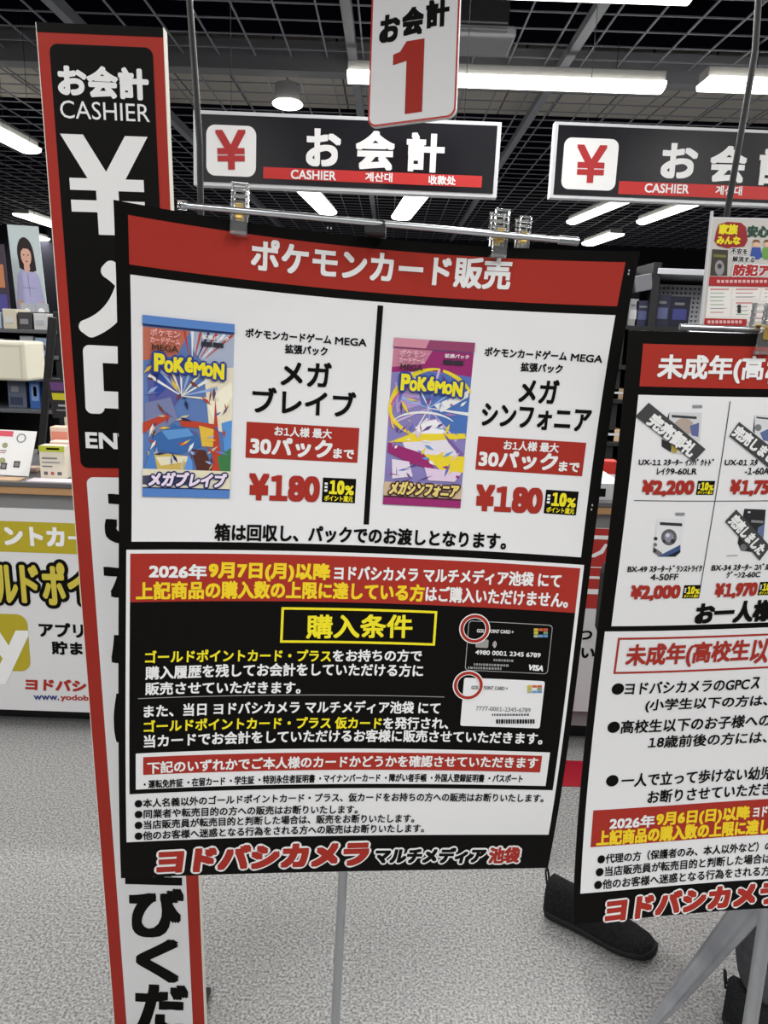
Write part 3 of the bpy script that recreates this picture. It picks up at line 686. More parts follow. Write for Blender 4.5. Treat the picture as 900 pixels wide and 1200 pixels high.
S.text(b, 'お一人様', 814.4, 719, 906, 714.5, 26, INKK, .055, n=8)
b.build('lettering', pn2)
for q in (((817, 563.3), (837, 563.3), (815.6, 579.7), (836, 579.7)), ((801, 685.8), (821, 685), (799.5, 701), (819.5, 700.5)), ((889.5, 682), (909, 681), (888, 697.4), (907.5, 696.5))): point_tag(S, q, pn2)
def product(S, parent, pts, m, parts, strip=None, txt=None, tx=None, label=None):
    b = MB(); S.ppoly(b, pts, .0008, m); l = .0008
    for pp, mm in parts: l += 1e-5; S.ppoly(b, pp, l, mm)
    o = b.build('product_picture', parent, label)
    if strip:
        b = MB(); S.ppoly(b, strip, .0015, C(66, 66, 68)); S.text(b, txt, *tx, INKW, .055, lift=.002); b.build('sold_out_strip', parent, 'dark slanting strip across the product picture')
G = lambda v: C(v, v, v + 3)
def disc(cx, cy, r, ry=None, n=20): return [(cx + r * math.cos(2 * math.pi * k / n), cy + (ry or r) * math.sin(2 * math.pi * k / n)) for k in range(n)]
product(S, pn2, [(784, 483), (822, 483.5), (820, 516), (806, 533), (788, 531), (775, 523), (780, 508)], G(206),
        [([(784, 483), (777, 502), (783, 505)], G(50)), (disc(801, 500, 12, 10), C(176, 160, 150)), ([(808, 499), (819, 495), (818, 512), (810, 510)], C(96, 104, 150)), ([(775, 514), (787, 520), (786, 530), (775, 523)], G(44)), ([(786, 520), (795, 524), (792, 531), (787, 530)], C(170, 150, 60)), ([(787, 486), (816, 488), (816, 491), (787, 489)], G(60)), ([(811, 474.5), (822.5, 474.5), (822.5, 478), (811, 478)], G(140))],
        [(759.6, 471.6), (826.2, 526.1), (812, 540.9), (743.9, 487.6)], '完売御礼', (761, 489, 813, 530, 17.5), 'printed picture of a white bagged toy, upper left')
product(S, pn2, [(884, 486), (915, 487), (912, 530), (884, 524)], G(214), [([(884, 486), (882, 505), (884, 508)], G(44)), (disc(888, 501, 4), G(120)), ([(890, 507), (905, 500), (905, 518), (894, 516)], C(90, 108, 150)), ([(886, 488), (905, 490), (905, 492), (886, 490)], G(70))],
        [(865.3, 494.1), (921, 538), (909, 555), (853.8, 510.7)], '完売しまし', (860, 503, 906, 538, 15), 'printed picture of a white bagged toy, upper right')
product(S, pn2, [(770, 607), (802, 608), (797, 646), (791, 652), (775, 652), (765, 647), (768, 625)], G(222),
        [(disc(783.6, 629.4, 9.2, 9.6), G(96)), (disc(783.6, 629.4, 5.5, 5.8), C(140, 140, 160)), (disc(782, 627, 2.4), G(210)), (disc(788, 634, 2.6), G(50)), (disc(778, 634, 2), G(60)), ([(770, 652), (797, 638), (797, 646), (791, 652)], C(64, 84, 130)), ([(780, 652), (797, 644), (797, 647), (791, 652)], C(26, 30, 50)), ([(765, 640), (776, 648), (773, 652), (765, 647)], G(110)),
         (disc(768, 631, 2.2), G(40)), (disc(767.5, 638, 2.2), G(110)), (disc(767, 645, 2), G(50)), ([(773, 611.5), (799, 613), (799, 616.5), (773, 615)], G(50)), ([(791, 600.5), (802, 600.5), (802, 604), (791, 604)], G(140))], label='printed picture of a white bagged toy with a grey disc, lower left')
product(S, pn2, [(872, 596), (897, 597), (894, 632), (884, 647), (868, 645), (864, 636)], G(40), [([(888, 618), (895, 614), (893, 640), (886, 630)], C(96, 112, 150)), ([(876, 599), (879, 599), (879, 601), (876, 601)], G(210)), ([(880, 609), (894, 610), (894, 613), (880, 612)], G(130)), (disc(871, 641, 4), G(110)), ([(851, 650.5), (864, 650), (864, 651), (851, 651.5)], G(150))],
        [(862, 596.6), (902, 640), (889.5, 656.5), (849, 610.6)], '完売しました', (857, 606, 893, 646, 14.5), 'printed picture of a dark bagged toy, lower right')
b = MB(); S.grid(b, .0094, .3884, w - .0094, .7945, .0004, WHITE); tp2 = b.build('terms_panel', poster2, 'white purchase terms panel')
b = MB()
c = [S.uv(*p) for p in ((723, 747.3), (719.3, 790.4))]; u0 = (c[0][0] + c[1][0]) / 2; S.frame(b, u0, .3975, w - u0, .4514, .003, .0008, RED)
S.text(b, '未成年(高校生', 733, 769.3, 878, 763, 29, RED, .03, n=8); S.text(b, '以', 879.5, 763, 901, 762, 29, RED, .03, n=8)
for px, py, r in ((723.8, 807, 7.2), (718.9, 851.8, 7.2), (717.3, 914.5, 7.2)):
    cc = S.uv(px, py); k = np.linalg.norm(S.uv(px + r, py) - cc); S.disc(b, cc, k, .0009, INKK)
for l in [('ヨドバシカメラのGPC', 732, 806.5, 878, 800.5, 14.5), ('ｽ', 880, 800, 890, 799.5, 14), ('(小学生以下の方は、', 756, 826.7, 899.5, 820.8, 15.5), ('高校生以下のお子様への', 727, 851.6, 903, 843, 15.5), ('18歳前後の方には、', 759.6, 869.3, 899, 863, 14.5),
          ('一人で立って歩けない幼児', 728, 914.5, 905, 904.8, 16), ('お断りさせていただき', 758.7, 933.8, 904, 923.5, 15.5)]: S.text(b, *l, INKK, .025, n=4)
S.grid(b, .0208, .6640, w - .0208, .7223, .0008, RED)
S.text(b, '2026年', 714, 964.5, 767, 961.2, 15, INKW, .04); S.text(b, '9月6日(日)以降', 768.5, 960.5, 878.7, 952.5, 18.5, YG, .045); S.text(b, 'ヨド', 882, 951.3, 899, 950, 12, INKW, .04)
S.text(b, '上記商品の購入数の上限に達し', 698.7, 982, 902, 967.5, 18, YG, .045)
for l in [('●代理の方（保護者のみ、本人以外など）の', 700, 1006.5, 905, 990.5, 11.5), ('●当店販売員が転売目的と判断した場合は', 697.9, 1021.5, 903, 1005, 11.5), ('●他のお客様へ迷惑となる行為をされる方', 696, 1036.5, 902, 1019.5, 11.5)]: S.text(b, *l, INKK, .025, n=4)
b.build('lettering', tp2)
b = MB(); S.text(b, 'ヨドバシカメラ', 707.5, 1067, 918, 1044, 28, RED, .075, n=8, outline=(.06, INKW), shear=.12); b.build('shop_lettering', poster2, 'red shop lettering with white outline')
U2, V2, N2 = S.u, S.v, S.n
def on2(px, py, back): q = S.uv(px, py); return S.point(q[0], max(q[1], -.03), -back)
rl = on2(800, 383.5, .007); rr2 = on2(900, 387.5, .007); rr2 = rl + (rr2 - rl) / np.linalg.norm(rr2 - rl) * .42
st2 = thing('poster_stand', 'silver stand with a thicker pole under the second poster', 'stand', (on2(886, 1064, .06)[0], on2(886, 1064, .06)[1], 0))
b = MB(); b.tube([rl, rr2], .0036, CHROME, 12); b.build('rail', st2); MB().tube([rl + U2 * .012 + V2 * .006, rr2 + V2 * .006], .003, CHROME, 10).build('rail', st2)
bot, topp = pole(S, (899, 1067), (879.5, 1197), .018, (rl + rr2) / 2, .0112, st2, 0)
b = MB(); b.tube([bot - (0, 0, .02), bot - (0, 0, .008), bot], [.16, .155, .03], STEEL, 32).build('base', st2)
clip(on2(893, 393, -.001), U2, V2, N2, 'clear clip on top of the second poster, at the right edge', 1.05)

# ------------------------------------------------------------------ tall cashier banner
S = flat_sheet(2.9758, 1.4675, -.5878, (-.554, 1.3, 1.9444), .1901, 1.9286)
ban = thing('cashier_banner', 'tall red, black and white cashier banner standing behind the front poster', 'sign', (S.point(S.w / 2, S.h, -.01)[0], S.point(S.w / 2, S.h, -.01)[1], 0))
b = MB(); S.slab(b, .022, RED, mat('foam_edge', (224, 220, 208), .6)); b.build('board', ban)
b = MB()
for U in (-.0012, S.w):
    V = [S.point(U, 0, .0004), S.point(U + .0012, 0, .0004), S.point(U + .0012, S.h, .0004), S.point(U, S.h, .0004)]
    V += [S.point(U, 0, -.022), S.point(U + .0012, 0, -.022), S.point(U + .0012, S.h, -.022), S.point(U, S.h, -.022)]
    b.add(V, [[3, 2, 1, 0], [4, 5, 6, 7], [0, 1, 5, 4], [1, 2, 6, 5], [2, 3, 7, 6], [3, 0, 4, 7]], mat('foam_edge', (224, 220, 208), .6))
b.build('edge_trim', ban, 'pale foam edge')
b = MB(); v1 = (S.uv(43, 34)[1] + S.uv(190, 47)[1]) / 2; S.grid(b, 0, 0, S.w, v1, .0006, BLACK); b.build('top_band', ban, 'black band along the top')
c = [S.uv(*p) for p in ((55, 47), (182, 60), (97, 548))]
u0 = (c[0][0] + c[2][0]) / 2; u1 = S.w - u0
b = MB(); S.rrect(b, u0, (c[0][1] + c[1][1]) / 2, u1, c[2][1], .012, .0006, BLACK); pk = b.build('cashier_panel', ban, 'black panel with white cashier and entrance lettering')
b = MB()
S.text(b, 'お会計', 67.7, 94, 174.5, 99.5, 38, INKW, .052, n=18, res=8); S.text(b, 'CASHIER', 70.7, 128, 175.7, 133, 21, INKW, .0, n=4)
# yen mark drawn with its two bars
def yen(S, b, q, lift, m):
    c = [S.uv(*p) for p in q]; u0_, u1_ = (c[0][0] + c[2][0]) / 2, (c[1][0] + c[3][0]) / 2; v0_, v1_ = (c[0][1] + c[1][1]) / 2, (c[2][1] + c[3][1]) / 2
    f = lambda x, y: (u0_ + x * (u1_ - u0_), v0_ + y * (v1_ - v0_))
    pts = [(0, 0), (.26, 0), (.5, .36), (.74, 0), (1, 0), (.72, .43), (.93, .43), (.93, .55), (.63, .55), (.63, .65), (.93, .65), (.93, .77), (.63, .77), (.63, 1), (.37, 1), (.37, .77), (.07, .77), (.07, .65), (.37, .65), (.37, .55), (.07, .55), (.07, .43), (.28, .43)]
    S.poly(b, [f(*p) for p in pts], lift, m)
yen(S, b, ((71.7, 155.5), (175, 162), (78, 272), (177, 279)), .0012, INKW)
S.text(b, '入', 91, 349, 206, 357, 92, INKW, .08, n=28, res=10); S.text(b, '口', 99, 444.5, 196, 449, 80, INKW, .085, n=28, res=10); S.text(b, 'ENTRY', 100.3, 515.5, 197, 519.3, 19, INKW, .05, n=6)
b.build('lettering', pk)
v0 = S.uv(102, 559)[1]; c0 = S.uv(102, 570)[0]
c1 = S.uv(148.5, 1199); ul = (c0 + c1[0]) / 2
b = MB(); S.rrect(b, ul, v0, S.w - ul, S.h - .012, .012, .0006, WHITE); pw = b.build('queue_panel', ban, 'white panel with black lettering running down')
b = MB()
for ch, x0, x1, y, hh in (('こ', 122, 190, 609, 60), ('ち', 122, 194, 686, 60), ('ら', 130, 190, 763, 60), ('に', 133, 196, 842, 58), ('お', 142, 206, 927, 56), ('並', 146, 214, 1009, 56), ('び', 151, 216, 1069.5, 59), ('く', 159, 211, 1125.5, 52), ('だ', 158, 221, 1182, 58)):
    S.text(b, ch, x0, y - 1, x1, y + 1, hh, INKK, .05, n=8)
b.build('lettering', pw)
bb = S.point(S.w / 2, S.h, -.011)
MB().box(bb[0] - .08, bb[1] - .05, 0, bb[0] + .08, bb[1] + .12, .012, DARK, .002).box(bb[0] - .02, bb[1] - .006, .01, bb[0] + .02, bb[1] + .006, bb[2] + .002, DARK).build('base', ban)

# ------------------------------------------------------------------ counter with its cloth signs
CY, CT = 2.63, .957
ctr = thing('checkout_counter', 'long checkout counter with grey fascia across the shop', 'counter', (0, CY + .35, 0))
MB().box(-3.6, CY + .03, .08, 4.2, CY + .7, CT - .05, mat('fascia_grey', (150, 150, 152), .5), .004).build('body', ctr)
MB().box(-3.6, CY + .1, 0, 4.2, CY + .66, .08, DARK).build('plinth', ctr)
b = MB(); b.box(-3.6, CY - .005, CT - .045, 4.2, CY + .72, CT - .018, mat('wood_edge', (176, 136, 96), .5), .003); b.build('worktop_edge', ctr, 'wood coloured worktop edge')
b = MB(); b.box(-3.6, CY - .01, CT - .018, 4.2, CY + .72, CT, mat('worktop_dark', (92, 90, 92), .35), .003); b.build('worktop', ctr)
def cloth(name, label, x0, x1, ytop, ybot, xmid):
    a, b_ = atY(x0, ytop, CY - .006), atY(x1, ybot, CY - .006)
    za = atY(xmid, ytop, CY - .006)[2]; zb = max(.02, atY(xmid, ybot, CY - .006)[2])
    S = wall_sheet(CY - .006, a[0], za, b_[0] - a[0], za - zb)
    t = thing(name, label, 'sign', S.point(S.w / 2, S.h))
    b = MB(); S.slab(b, .006, mat('counter_cloth', (214, 214, 216), .6)); b.build('sheet', t); return S, t
OL = mat('olive_gold', (176, 160, 34), .5); GY = mat('letter_gold', (200, 184, 66), .5)
S, t = cloth('counter_sign', 'white and olive point card sign on the counter front at left', -60, 210, 597, 833, 50)
b = MB(); S.grid(b, .0, S.uv(50, 612)[1], S.w, S.uv(50, 648)[1], .0006, OL); bd = b.build('heading_band', t, 'olive heading band')
b = MB(); S.text(b, 'ントカ', 4.7, 627.5, 76, 629.5, 23, INKW, .06, n=8); S.text(b, 'ー', 80, 630, 98, 630.5, 4, INKW, .1, n=8); b.build('lettering', bd)
b = MB()
for ch, x0, x1, y, hh in (('ル', -6, 21, 684, 45), ('ド', 24, 46, 684, 45), ('ポ', 49, 77, 684, 50), ('イ', 79, 108, 684, 47)): S.text(b, ch, x0, y, x1, y + .6, hh, GY, .035, lift=.0016, n=12, outline=(.085, INKK), res=6)
b.build('gold_lettering', t, 'gold lettering with heavy black outline')
b = MB(); c0, c1 = S.uv(-32, 718), S.uv(36.5, 787); S.rrect(b, c0[0], c0[1], c1[0], c1[1], .04, .0006, OL); S.text(b, 'y', -14, 770, 37, 771, 64, INKW, .04, n=8); b.build('y_emblem', t, 'olive rounded square with a white letter y')
b = MB(); S.text(b, 'アプリ', 45.5, 737.5, 98, 739, 17, INKK, .045); S.text(b, '貯ま', 60.5, 758.8, 97, 760, 16, INKK, .05)
S.text(b, 'ヨドバシ', 29, 801.5, 102, 804, 14, RED, .06, shear=.1); S.text(b, 'www.', 39.6, 817.3, 69.5, 817.8, 5.5, C(50, 60, 120), .05, n=4); S.text(b, 'yodob', 71, 817.8, 104, 818.8, 8.5, RED, .04, n=4); b.build('lettering', t)
S, t = cloth('counter_sign', 'red and white sign on the counter front between the two posters', 640, 1000, 619, 834, 690)
b = MB(); S.grid(b, 0, 0, S.w, S.uv(690, 713)[1], .0006, mat('cloth_red', (172, 44, 40), .5)); rd2 = b.build('heading_band', t, 'red upper half with white strokes')
b = MB()
for (y0, y1) in ((627, 631.5), (664, 665), (675, 678), (690, 696)): S.grid(b, S.uv(660, y0)[0], S.uv(690, y0)[1], S.uv(760, y0)[0], S.uv(690, y1)[1], .0012, INKW)
S.ppoly(b, [(693, 650), (703, 645), (709, 637), (712, 638), (707, 648), (697, 653), (693, 653)], .0012, INKW); b.build('lettering', rd2)
b = MB(); S.text(b, 'つ', 678, 744, 694, 744.5, 11, INKK, .05); S.text(b, 'い', 681, 765, 697, 765.5, 12, INKK, .05); b.build('lettering', t)

# ------------------------------------------------------------------ things on and behind the counter, left
def pxbox(name, label, cat, x0, y0, x1, y1, Y, dep, m, floor=None, group=None, bev=.003, deco=None):
    a, b_ = atY(x0, y0, Y), atY(x1, y1, Y); zb = b_[2] if floor is None else floor
    t = thing(name, label, cat, ((a[0] + b_[0]) / 2, Y + dep / 2, zb), group)
    MB().box(a[0], Y, zb, b_[0], Y + dep, a[2], m, bev).build('carton', t)
    if deco:
        S = Sheet((a[0], Y, a[2]), (1, 0, 0), (0, 0, -1), b_[0] - a[0], a[2] - zb); b = MB()
        for (u0, v0, u1, v1, mm) in deco: S.grid(b, u0 * S.w, v0 * S.h, u1 * S.w, v1 * S.h, .0006, mm)
        b.build('printed_front', t)
    return t
KR = C(212, 204, 188); KP = C(206, 178, 160)
txt_ = [(.1, .35, .7, .4, G(120)), (.1, .48, .8, .52, G(140)), (.1, .6, .5, .64, G(120)), (.15, .78, .3, .88, G(90)), (.42, .78, .55, .88, C(170, 90, 70)), (.68, .78, .85, .88, G(90))]
pxbox('packaged_goods', 'cream box with a lime green top on the counter beside the banner', 'box', 45, 522, 78, 572, 2.69, .05, KR, CT + .0006, 'boxes on the counter', deco=[(0, 0, 1, .18, C(178, 186, 60)), (.3, .06, .8, .12, KR)] + txt_)
pxbox('packaged_goods', 'second cream box with pictures, close behind the lime topped one', 'box', 58, 517, 98, 566, 2.755, .05, C(218, 208, 196), CT + .0006, 'boxes on the counter', deco=[(0, .05, 1, .3, C(222, 160, 140))] + txt_)
pxbox('packaged_goods', 'salmon pink and cream box standing at the back of the counter', 'box', 58, 500, 95, 560, 2.82, .05, C(226, 196, 178), CT + .0006, 'boxes on the counter', deco=[(.05, .1, .9, .3, C(224, 140, 120)), (.1, .45, .9, .55, INKW)])
pxbox('packaged_goods', 'small plain box between leaflet stand and lime topped box', 'box', 28, 548, 44, 572, 2.80, .05, KP, CT + .0006, 'boxes on the counter', deco=[(.1, .2, .9, .4, INKW)])
pxbox('packaged_goods', 'flat tan tray under the leaflet stand on the counter', 'tray', -30, 562, 22, 578, 2.628, .06, C(190, 160, 130), CT + .0006)
a = atY(60, 577, 2.66)
t = MB().box(a[0] - .07, 2.628, CT, a[0] + .2, 2.685, CT + .004, C(226, 214, 220)).build('paper_sheet', loc=(a[0], 2.65, CT)); tag(t, 'pale paper sheets lying on the counter edge beside the banner', 'paper')
# leaflet on a slanting holder
p0 = atY(0, 503, 2.77); p1 = atY(43, 505, 2.77)
u = np.array([1, 0, -.02]); u /= np.linalg.norm(u); v = np.array([-.1, -.35, -1]); v /= np.linalg.norm(v)
tl = atY(-60, 500, 2.77); S = Sheet(tl, u, v, np.linalg.norm(p1 - tl), (p1[2] - CT - .004) / -v[2])
t = thing('leaflet_stand', 'slanting white product leaflet on a stand on the counter', 'leaflet', (S.point(S.w / 2, S.h)[0], 2.73, CT))
b = MB(); S.slab(b, .003, mat('leaflet_paper', (224, 224, 224), .5)); sh = b.build('sheet', t)
b = MB(); S.grid(b, 0, .004, S.w * .74, .024, .0006, C(206, 80, 96))
rn = random.Random(3)
for j in range(3):
    for i in range(6):
        U, V = .02 + i * .036, .045 + j * .058
        if U + .03 < S.w:
            S.disc(b, (U + .014, V + .012), rn.uniform(.007, .013), .0006, rn.choice([G(70), G(140), C(170, 90, 90), C(150, 150, 110), G(100)]), 14); S.grid(b, U, V + .03, U + rn.uniform(.015, .028), V + .034, .0006, G(110)); S.grid(b, U, V + .038, U + .02, V + .041, .0006, C(190, 90, 80))
c0 = S.uv(25, 520); S.ring(b, c0, .013, .017, .0009, G(120), 20); c1 = S.uv(28, 550)
for k, (px, py) in enumerate(((7, 552), (22, 551))): c = S.uv(px, py); S.grid(b, c[0] - .011, c[1] - .012, c[0] + .011, c[1] + .012, .0008, G(60)); S.disc(b, c, .008, .001, G(120), 14)
b.build('printed_pictures', sh)
MB().box(S.point(S.w / 2, .06)[0] - .06, 2.765, CT, S.point(S.w / 2, .06)[0] + .06, 2.78, S.point(0, .05)[2], CLEAR, .002).build('support', t)
# price card on a leaning black post
pa, pb = atY(62, 372, 3.22), atY(50, 560, 3.22)
t = MB().tube([pa, (pb[0], 3.22, CT)], [.018, .014], DARK, 12).build('display_post', loc=(pb[0], 3.22, CT)); tag(t, 'leaning black display post rising from the counter beside the banner', 'post')
S = Sheet(atY(54, 444, 3.1), (1, 0, 0), (.12, 0, -1), .11, .155)
t = thing('price_card', 'black purple and yellow price card beside the banner edge', 'card', S.point(S.w / 2, S.h)); b = MB(); S.slab(b, .004, C(40, 36, 38)); b.build('sheet', t)
b = MB(); S.grid(b, .012, .012, .1, .045, .0006, C(96, 60, 110)); S.grid(b, .012, .055, .1, .082, .0006, C(190, 180, 40)); S.grid(b, .03, .1, .09, .108, .0006, G(160)); S.grid(b, .02, .12, .08, .126, .0006, G(120)); b.build('print', t)
MB().tube([S.point(.05, .15, -.006), (S.point(.05, .15)[0] + .012, 3.106, CT)], .008, C(206, 196, 170), 8).build('stem', t)
# shelf rack behind the counter
RY = 4.3
xl, xr = atY(-60, 400, RY)[0], atY(66, 400, RY)[0]
rk = thing('display_rack', 'black display rack behind the counter at far left', 'shelf', ((xl + xr) / 2, RY + .25, 0))
levels = [atY(30, y, RY)[2] for y in (386, 416, 442, 480, 545)]
for x in (xl, xr): MB().box(x - .02, RY + .02, 0, x + .02, RY + .5, levels[0] + .1, DARK, .003).build('post', rk)
for z in levels: MB().box(xl, RY, z - .02, xr, RY + .5, z, mat('shelf_grey', (90, 92, 96), .4), .002).build('shelf', rk)
MB().box(xl, RY + .48, 0, xr, RY + .5, levels[0] + .1, DARK).build('back_panel', rk)
rn = random.Random(11)
adj = ['white', 'grey', 'silver', 'pale blue', 'cream', 'dark grey']
cols = [C(206, 206, 206), G(140), C(180, 184, 190), C(160, 180, 206), C(208, 200, 180), G(66)]
for li, z in enumerate(levels[:2]):
    for i in range(8):
        x = xr - .06 - i * .085; k = (i * 5 + li * 3) % 6; hh = rn.uniform(.07, .11)
        t = thing('boxed_item', '%s boxed item, %s from the right on the rack shelf %s' % (adj[k], ['first', 'second', 'third', 'fourth', 'fifth', 'sixth', 'seventh', 'eighth'][i], ['at the top', 'below the top one'][li]), 'box', (x - .035, RY + .1, z), 'boxed items on the rack')
        MB().box(x - .075, RY + .04, z, x, RY + .2, z + hh, cols[k], .003).build('carton', t)
        MB().box(x - .065, RY + .037, z + hh * .3, x - .02, RY + .04, z + hh * .6, cols[(k + 2) % 6]).build('printed_front', t)
pxbox('storage_bag', 'big cream plastic box hanging over the counter at the left edge', 'box', -40, 398, 32, 447, 3.5, .2, C(212, 208, 190), None, bev=.012, deco=[(.05, .1, .95, .14, C(190, 186, 170)), (.9, .15, .93, .95, C(196, 190, 172))])
pxbox('packaged_goods', 'blue box with white print on the rack behind the counter', 'box', 33, 442, 48, 480, RY + .06, .12, C(60, 100, 170), levels[3], deco=[(.2, .2, .9, .75, C(120, 150, 200)), (.4, .3, .7, .6, INKW)])
pxbox('packaged_goods', 'dark grey blister pack left of the blue box on the rack', 'box', 8, 446, 32, 480, RY + .08, .1, C(96, 104, 122), levels[3], deco=[(.1, .6, .8, .9, C(56, 66, 90)), (.2, .2, .6, .4, G(150))])
# hanging portrait poster
S = Sheet(atY(8, 263, 5.2), (1, 0, -.03), (.05, 0, -1), atY(44, 263, 5.2)[0] - atY(8, 263, 5.2)[0], atY(20, 263, 5.2)[2] - atY(20, 366, 5.2)[2])
t = thing('portrait_poster', 'tall hanging poster of a woman in a lilac shirt', 'poster', S.point(S.w / 2, S.h))
b = MB(); S.slab(b, .01, C(206, 218, 220)); b.build('sheet', t)
b = MB(); f = lambda pts: [(x * S.w, y * S.h) for x, y in pts]
lil, skin, hair = C(186, 184, 222), C(226, 178, 158), C(44, 34, 34)
el = lambda cx, cy, rx, ry, n=24: [(cx + rx * math.cos(2 * math.pi * k / n), cy + ry * math.sin(2 * math.pi * k / n)) for k in range(n)]
S.poly(b, f([(.16, .56), (.36, .47), (.64, .47), (.86, .56), (1, .95), (.8, .98), (.2, .98), (0, .95)]), .001, lil)
S.poly(b, f(el(.5, .32, .27, .19)), .0014, hair); S.poly(b, f([(.23, .3), (.77, .3), (.8, .5), (.66, .52), (.36, .5), (.26, .48)]), .0015, hair)
S.poly(b, f([(.42, .4), (.58, .4), (.6, .49), (.5, .54), (.4, .49)]), .0017, skin); S.poly(b, f(el(.51, .34, .17, .115)), .0019, skin)
S.poly(b, f([(.33, .3), (.36, .2), (.66, .2), (.69, .3), (.6, .26), (.45, .255)]), .0021, hair)
for x in (.44, .58): S.poly(b, f(el(x, .33, .025, .008, 10)), .0023, hair)
S.poly(b, f([(.5, .34), (.52, .37), (.49, .372)]), .0023, C(200, 146, 130)); S.poly(b, f(el(.51, .402, .04, .01, 12)), .0023, C(190, 90, 90))
S.poly(b, f([(.49, .54), (.51, .54), (.51, .8), (.49, .8)]), .0022, C(150, 148, 190)); S.poly(b, f([(.28, .7), (.72, .7), (.72, .708), (.28, .708)]), .0022, C(150, 148, 190))
S.poly(b, f([(.06, .86), (.22, .84), (.26, .93), (.1, .96)]), .0024, skin); S.poly(b, f([(.8, .86), (.94, .86), (.96, .95), (.82, .95)]), .0024, skin)
b.build('printed_portrait', t)
for U in (.1, .9): p = S.point(U * S.w, 0, -.005); MB().tube([p, (p[0], p[1], GZ + .02)], .0014, WIRE, 6).build('hanging_wire', t)
S = Sheet(atY(-20, 285, 5.0), (1, 0, -.02), (.03, 0, -1), atY(4, 285, 5.0)[0] - atY(-20, 285, 5.0)[0], .5)
t = thing('portrait_poster', 'second hanging poster with purple and orange print at the left edge', 'poster', S.point(S.w / 2, S.h)); b = MB(); S.slab(b, .01, C(70, 60, 74)); b.build('sheet', t)
b = MB(); S.grid(b, .04, .3, S.w - .01, .47, .001, C(84, 80, 150)); S.grid(b, .05, .12, S.w - .015, .26, .001, C(196, 130, 90)); b.build('print', t)
p = S.point(S.w / 2, 0, -.005); MB().tube([p, (p[0], p[1], GZ + .02)], .0014, WIRE, 6).build('hanging_wire', t)
# glossy magazines on a slanted ledge below the portrait
for i, (x0, x1, nm) in enumerate(((24, 41, 'left'), (42, 56, 'right'))):
    S = Sheet(atY(x0, 355, 4.95), (1, 0, -.03), (.22, -.35, -1), atY(x1, 355, 4.95)[0] - atY(x0, 355, 4.95)[0], .15)
    t = thing('glossy_folder', 'glossy silver folder on the ledge under the portrait poster, the %s one' % nm, 'folder', S.point(S.w / 2, S.h)); b = MB(); S.slab(b, .006, mat('gloss_silver', (186, 190, 196), .15, .2)); b.build('cover', t)
    b = MB(); S.disc(b, (S.w * .4, .05), .02, .001, INKW, 14); S.grid(b, .02, .09, S.w * .8, .1, .001, G(90)); S.grid(b, .015, .11, S.w * .6, .12, .001, G(70)); b.build('print', t)
zt = atY(40, 382, 4.9)[2]
t = thing('ledge_table', 'grey ledge table under the portrait poster', 'table', (atY(35, 382, 4.8)[0], 4.9, 0))
MB().box(atY(-60, 382, 4.7)[0], 4.84, zt - .03, atY(64, 382, 4.7)[0], 5.3, zt, mat('shelf_grey', (90, 92, 96), .4), .003).build('top', t)
for x in (-50, 58): MB().box(atY(x, 382, 4.7)[0] - .02, 4.88, 0, atY(x, 382, 4.7)[0] + .02, 5.2, zt - .03, DARK).build('leg', t)

# ------------------------------------------------------------------ behind the counter, right: black gondola with mesh wall
GY_ = 5.0
x0, x1 = atY(690, 350, GY_)[0], atY(1000, 350, GY_)[0]; zt = atY(800, 318, GY_)[2]
gd = thing('display_gondola', 'black display gondola with white mesh wall behind the counter at right', 'shelf', ((x0 + x1) / 2, GY_ + .3, 0))
MB().box(x0, GY_ + .5, 0, x1, GY_ + .56, zt + .05, DARK).build('back_panel', gd)
lx = atY(772, 318, GY_)[0]
MB().box(lx, GY_, zt - .02, x1, GY_ + .5, zt + .015, C(196, 198, 204), .003).build('top_rail', gd, 'pale top rail')
for px in (733, 768, 1000):
    X = atY(px, 350, GY_)[0]; MB().box(X - .025, GY_ + .02, 0, X + .025, GY_ + .5, zt + .05, DARK, .003).build('post', gd)
sz = [atY(780, y, GY_)[2] for y in (383, 430, 470, 520)]
for z in sz: MB().box(x0, GY_ - .02, z - .025, x1, GY_ + .5, z, DARK, .002).build('shelf', gd)
b = MB(); z0, z1 = sz[0], atY(800, 331, GY_)[2]; xm0 = atY(783, 350, GY_)[0]; MW = mat('mesh_white', (222, 224, 230), .5)
k = xm0
while k < x1: b.box(k, GY_ + .43, z0, k + .017, GY_ + .44, z1, MW); k += .03
k = z0
while k < z1: b.box(xm0, GY_ + .425, k, x1, GY_ + .435, k + .017, MW); k += .03
b.build('mesh_wall', gd, 'white wire mesh')
for lab, q, mm, dc in (('dark blue box in front of the white mesh wall', (787, 347, 806, 383), C(30, 30, 46), C(60, 64, 120)), ('tall navy box left of the one before the mesh', (770, 345, 783, 383), C(40, 42, 60), C(90, 94, 130)),
                       ('navy and grey box on the left shelf of the gondola', (746, 352, 763, 383), C(44, 46, 70), C(80, 84, 120)), ('pale thin box at the left end of the gondola shelf', (738, 350, 746, 383), C(150, 152, 150), G(190))):
    pxbox('packaged_goods', lab, 'box', *q, GY_ + .06, .14, mm, sz[0], deco=[(.15, .4, .85, .75, dc), (.2, .2, .7, .28, G(110))])
a = atY(744, 335, GY_ + .02); a2 = atY(766, 322, GY_ + .02)
t = MB().box(a[0], GY_ + .02, a[2] - .03, a2[0], GY_ + .25, a2[2], mat('light_grey_plastic', (110, 110, 116), .5), .006, Matrix.Rotation(math.radians(-12), 3, 'Y')).build('grey_printer', loc=(a[0], GY_, a[2] - .03)); tag(t, 'tilted grey printer lid above the navy box on the gondola', 'printer')
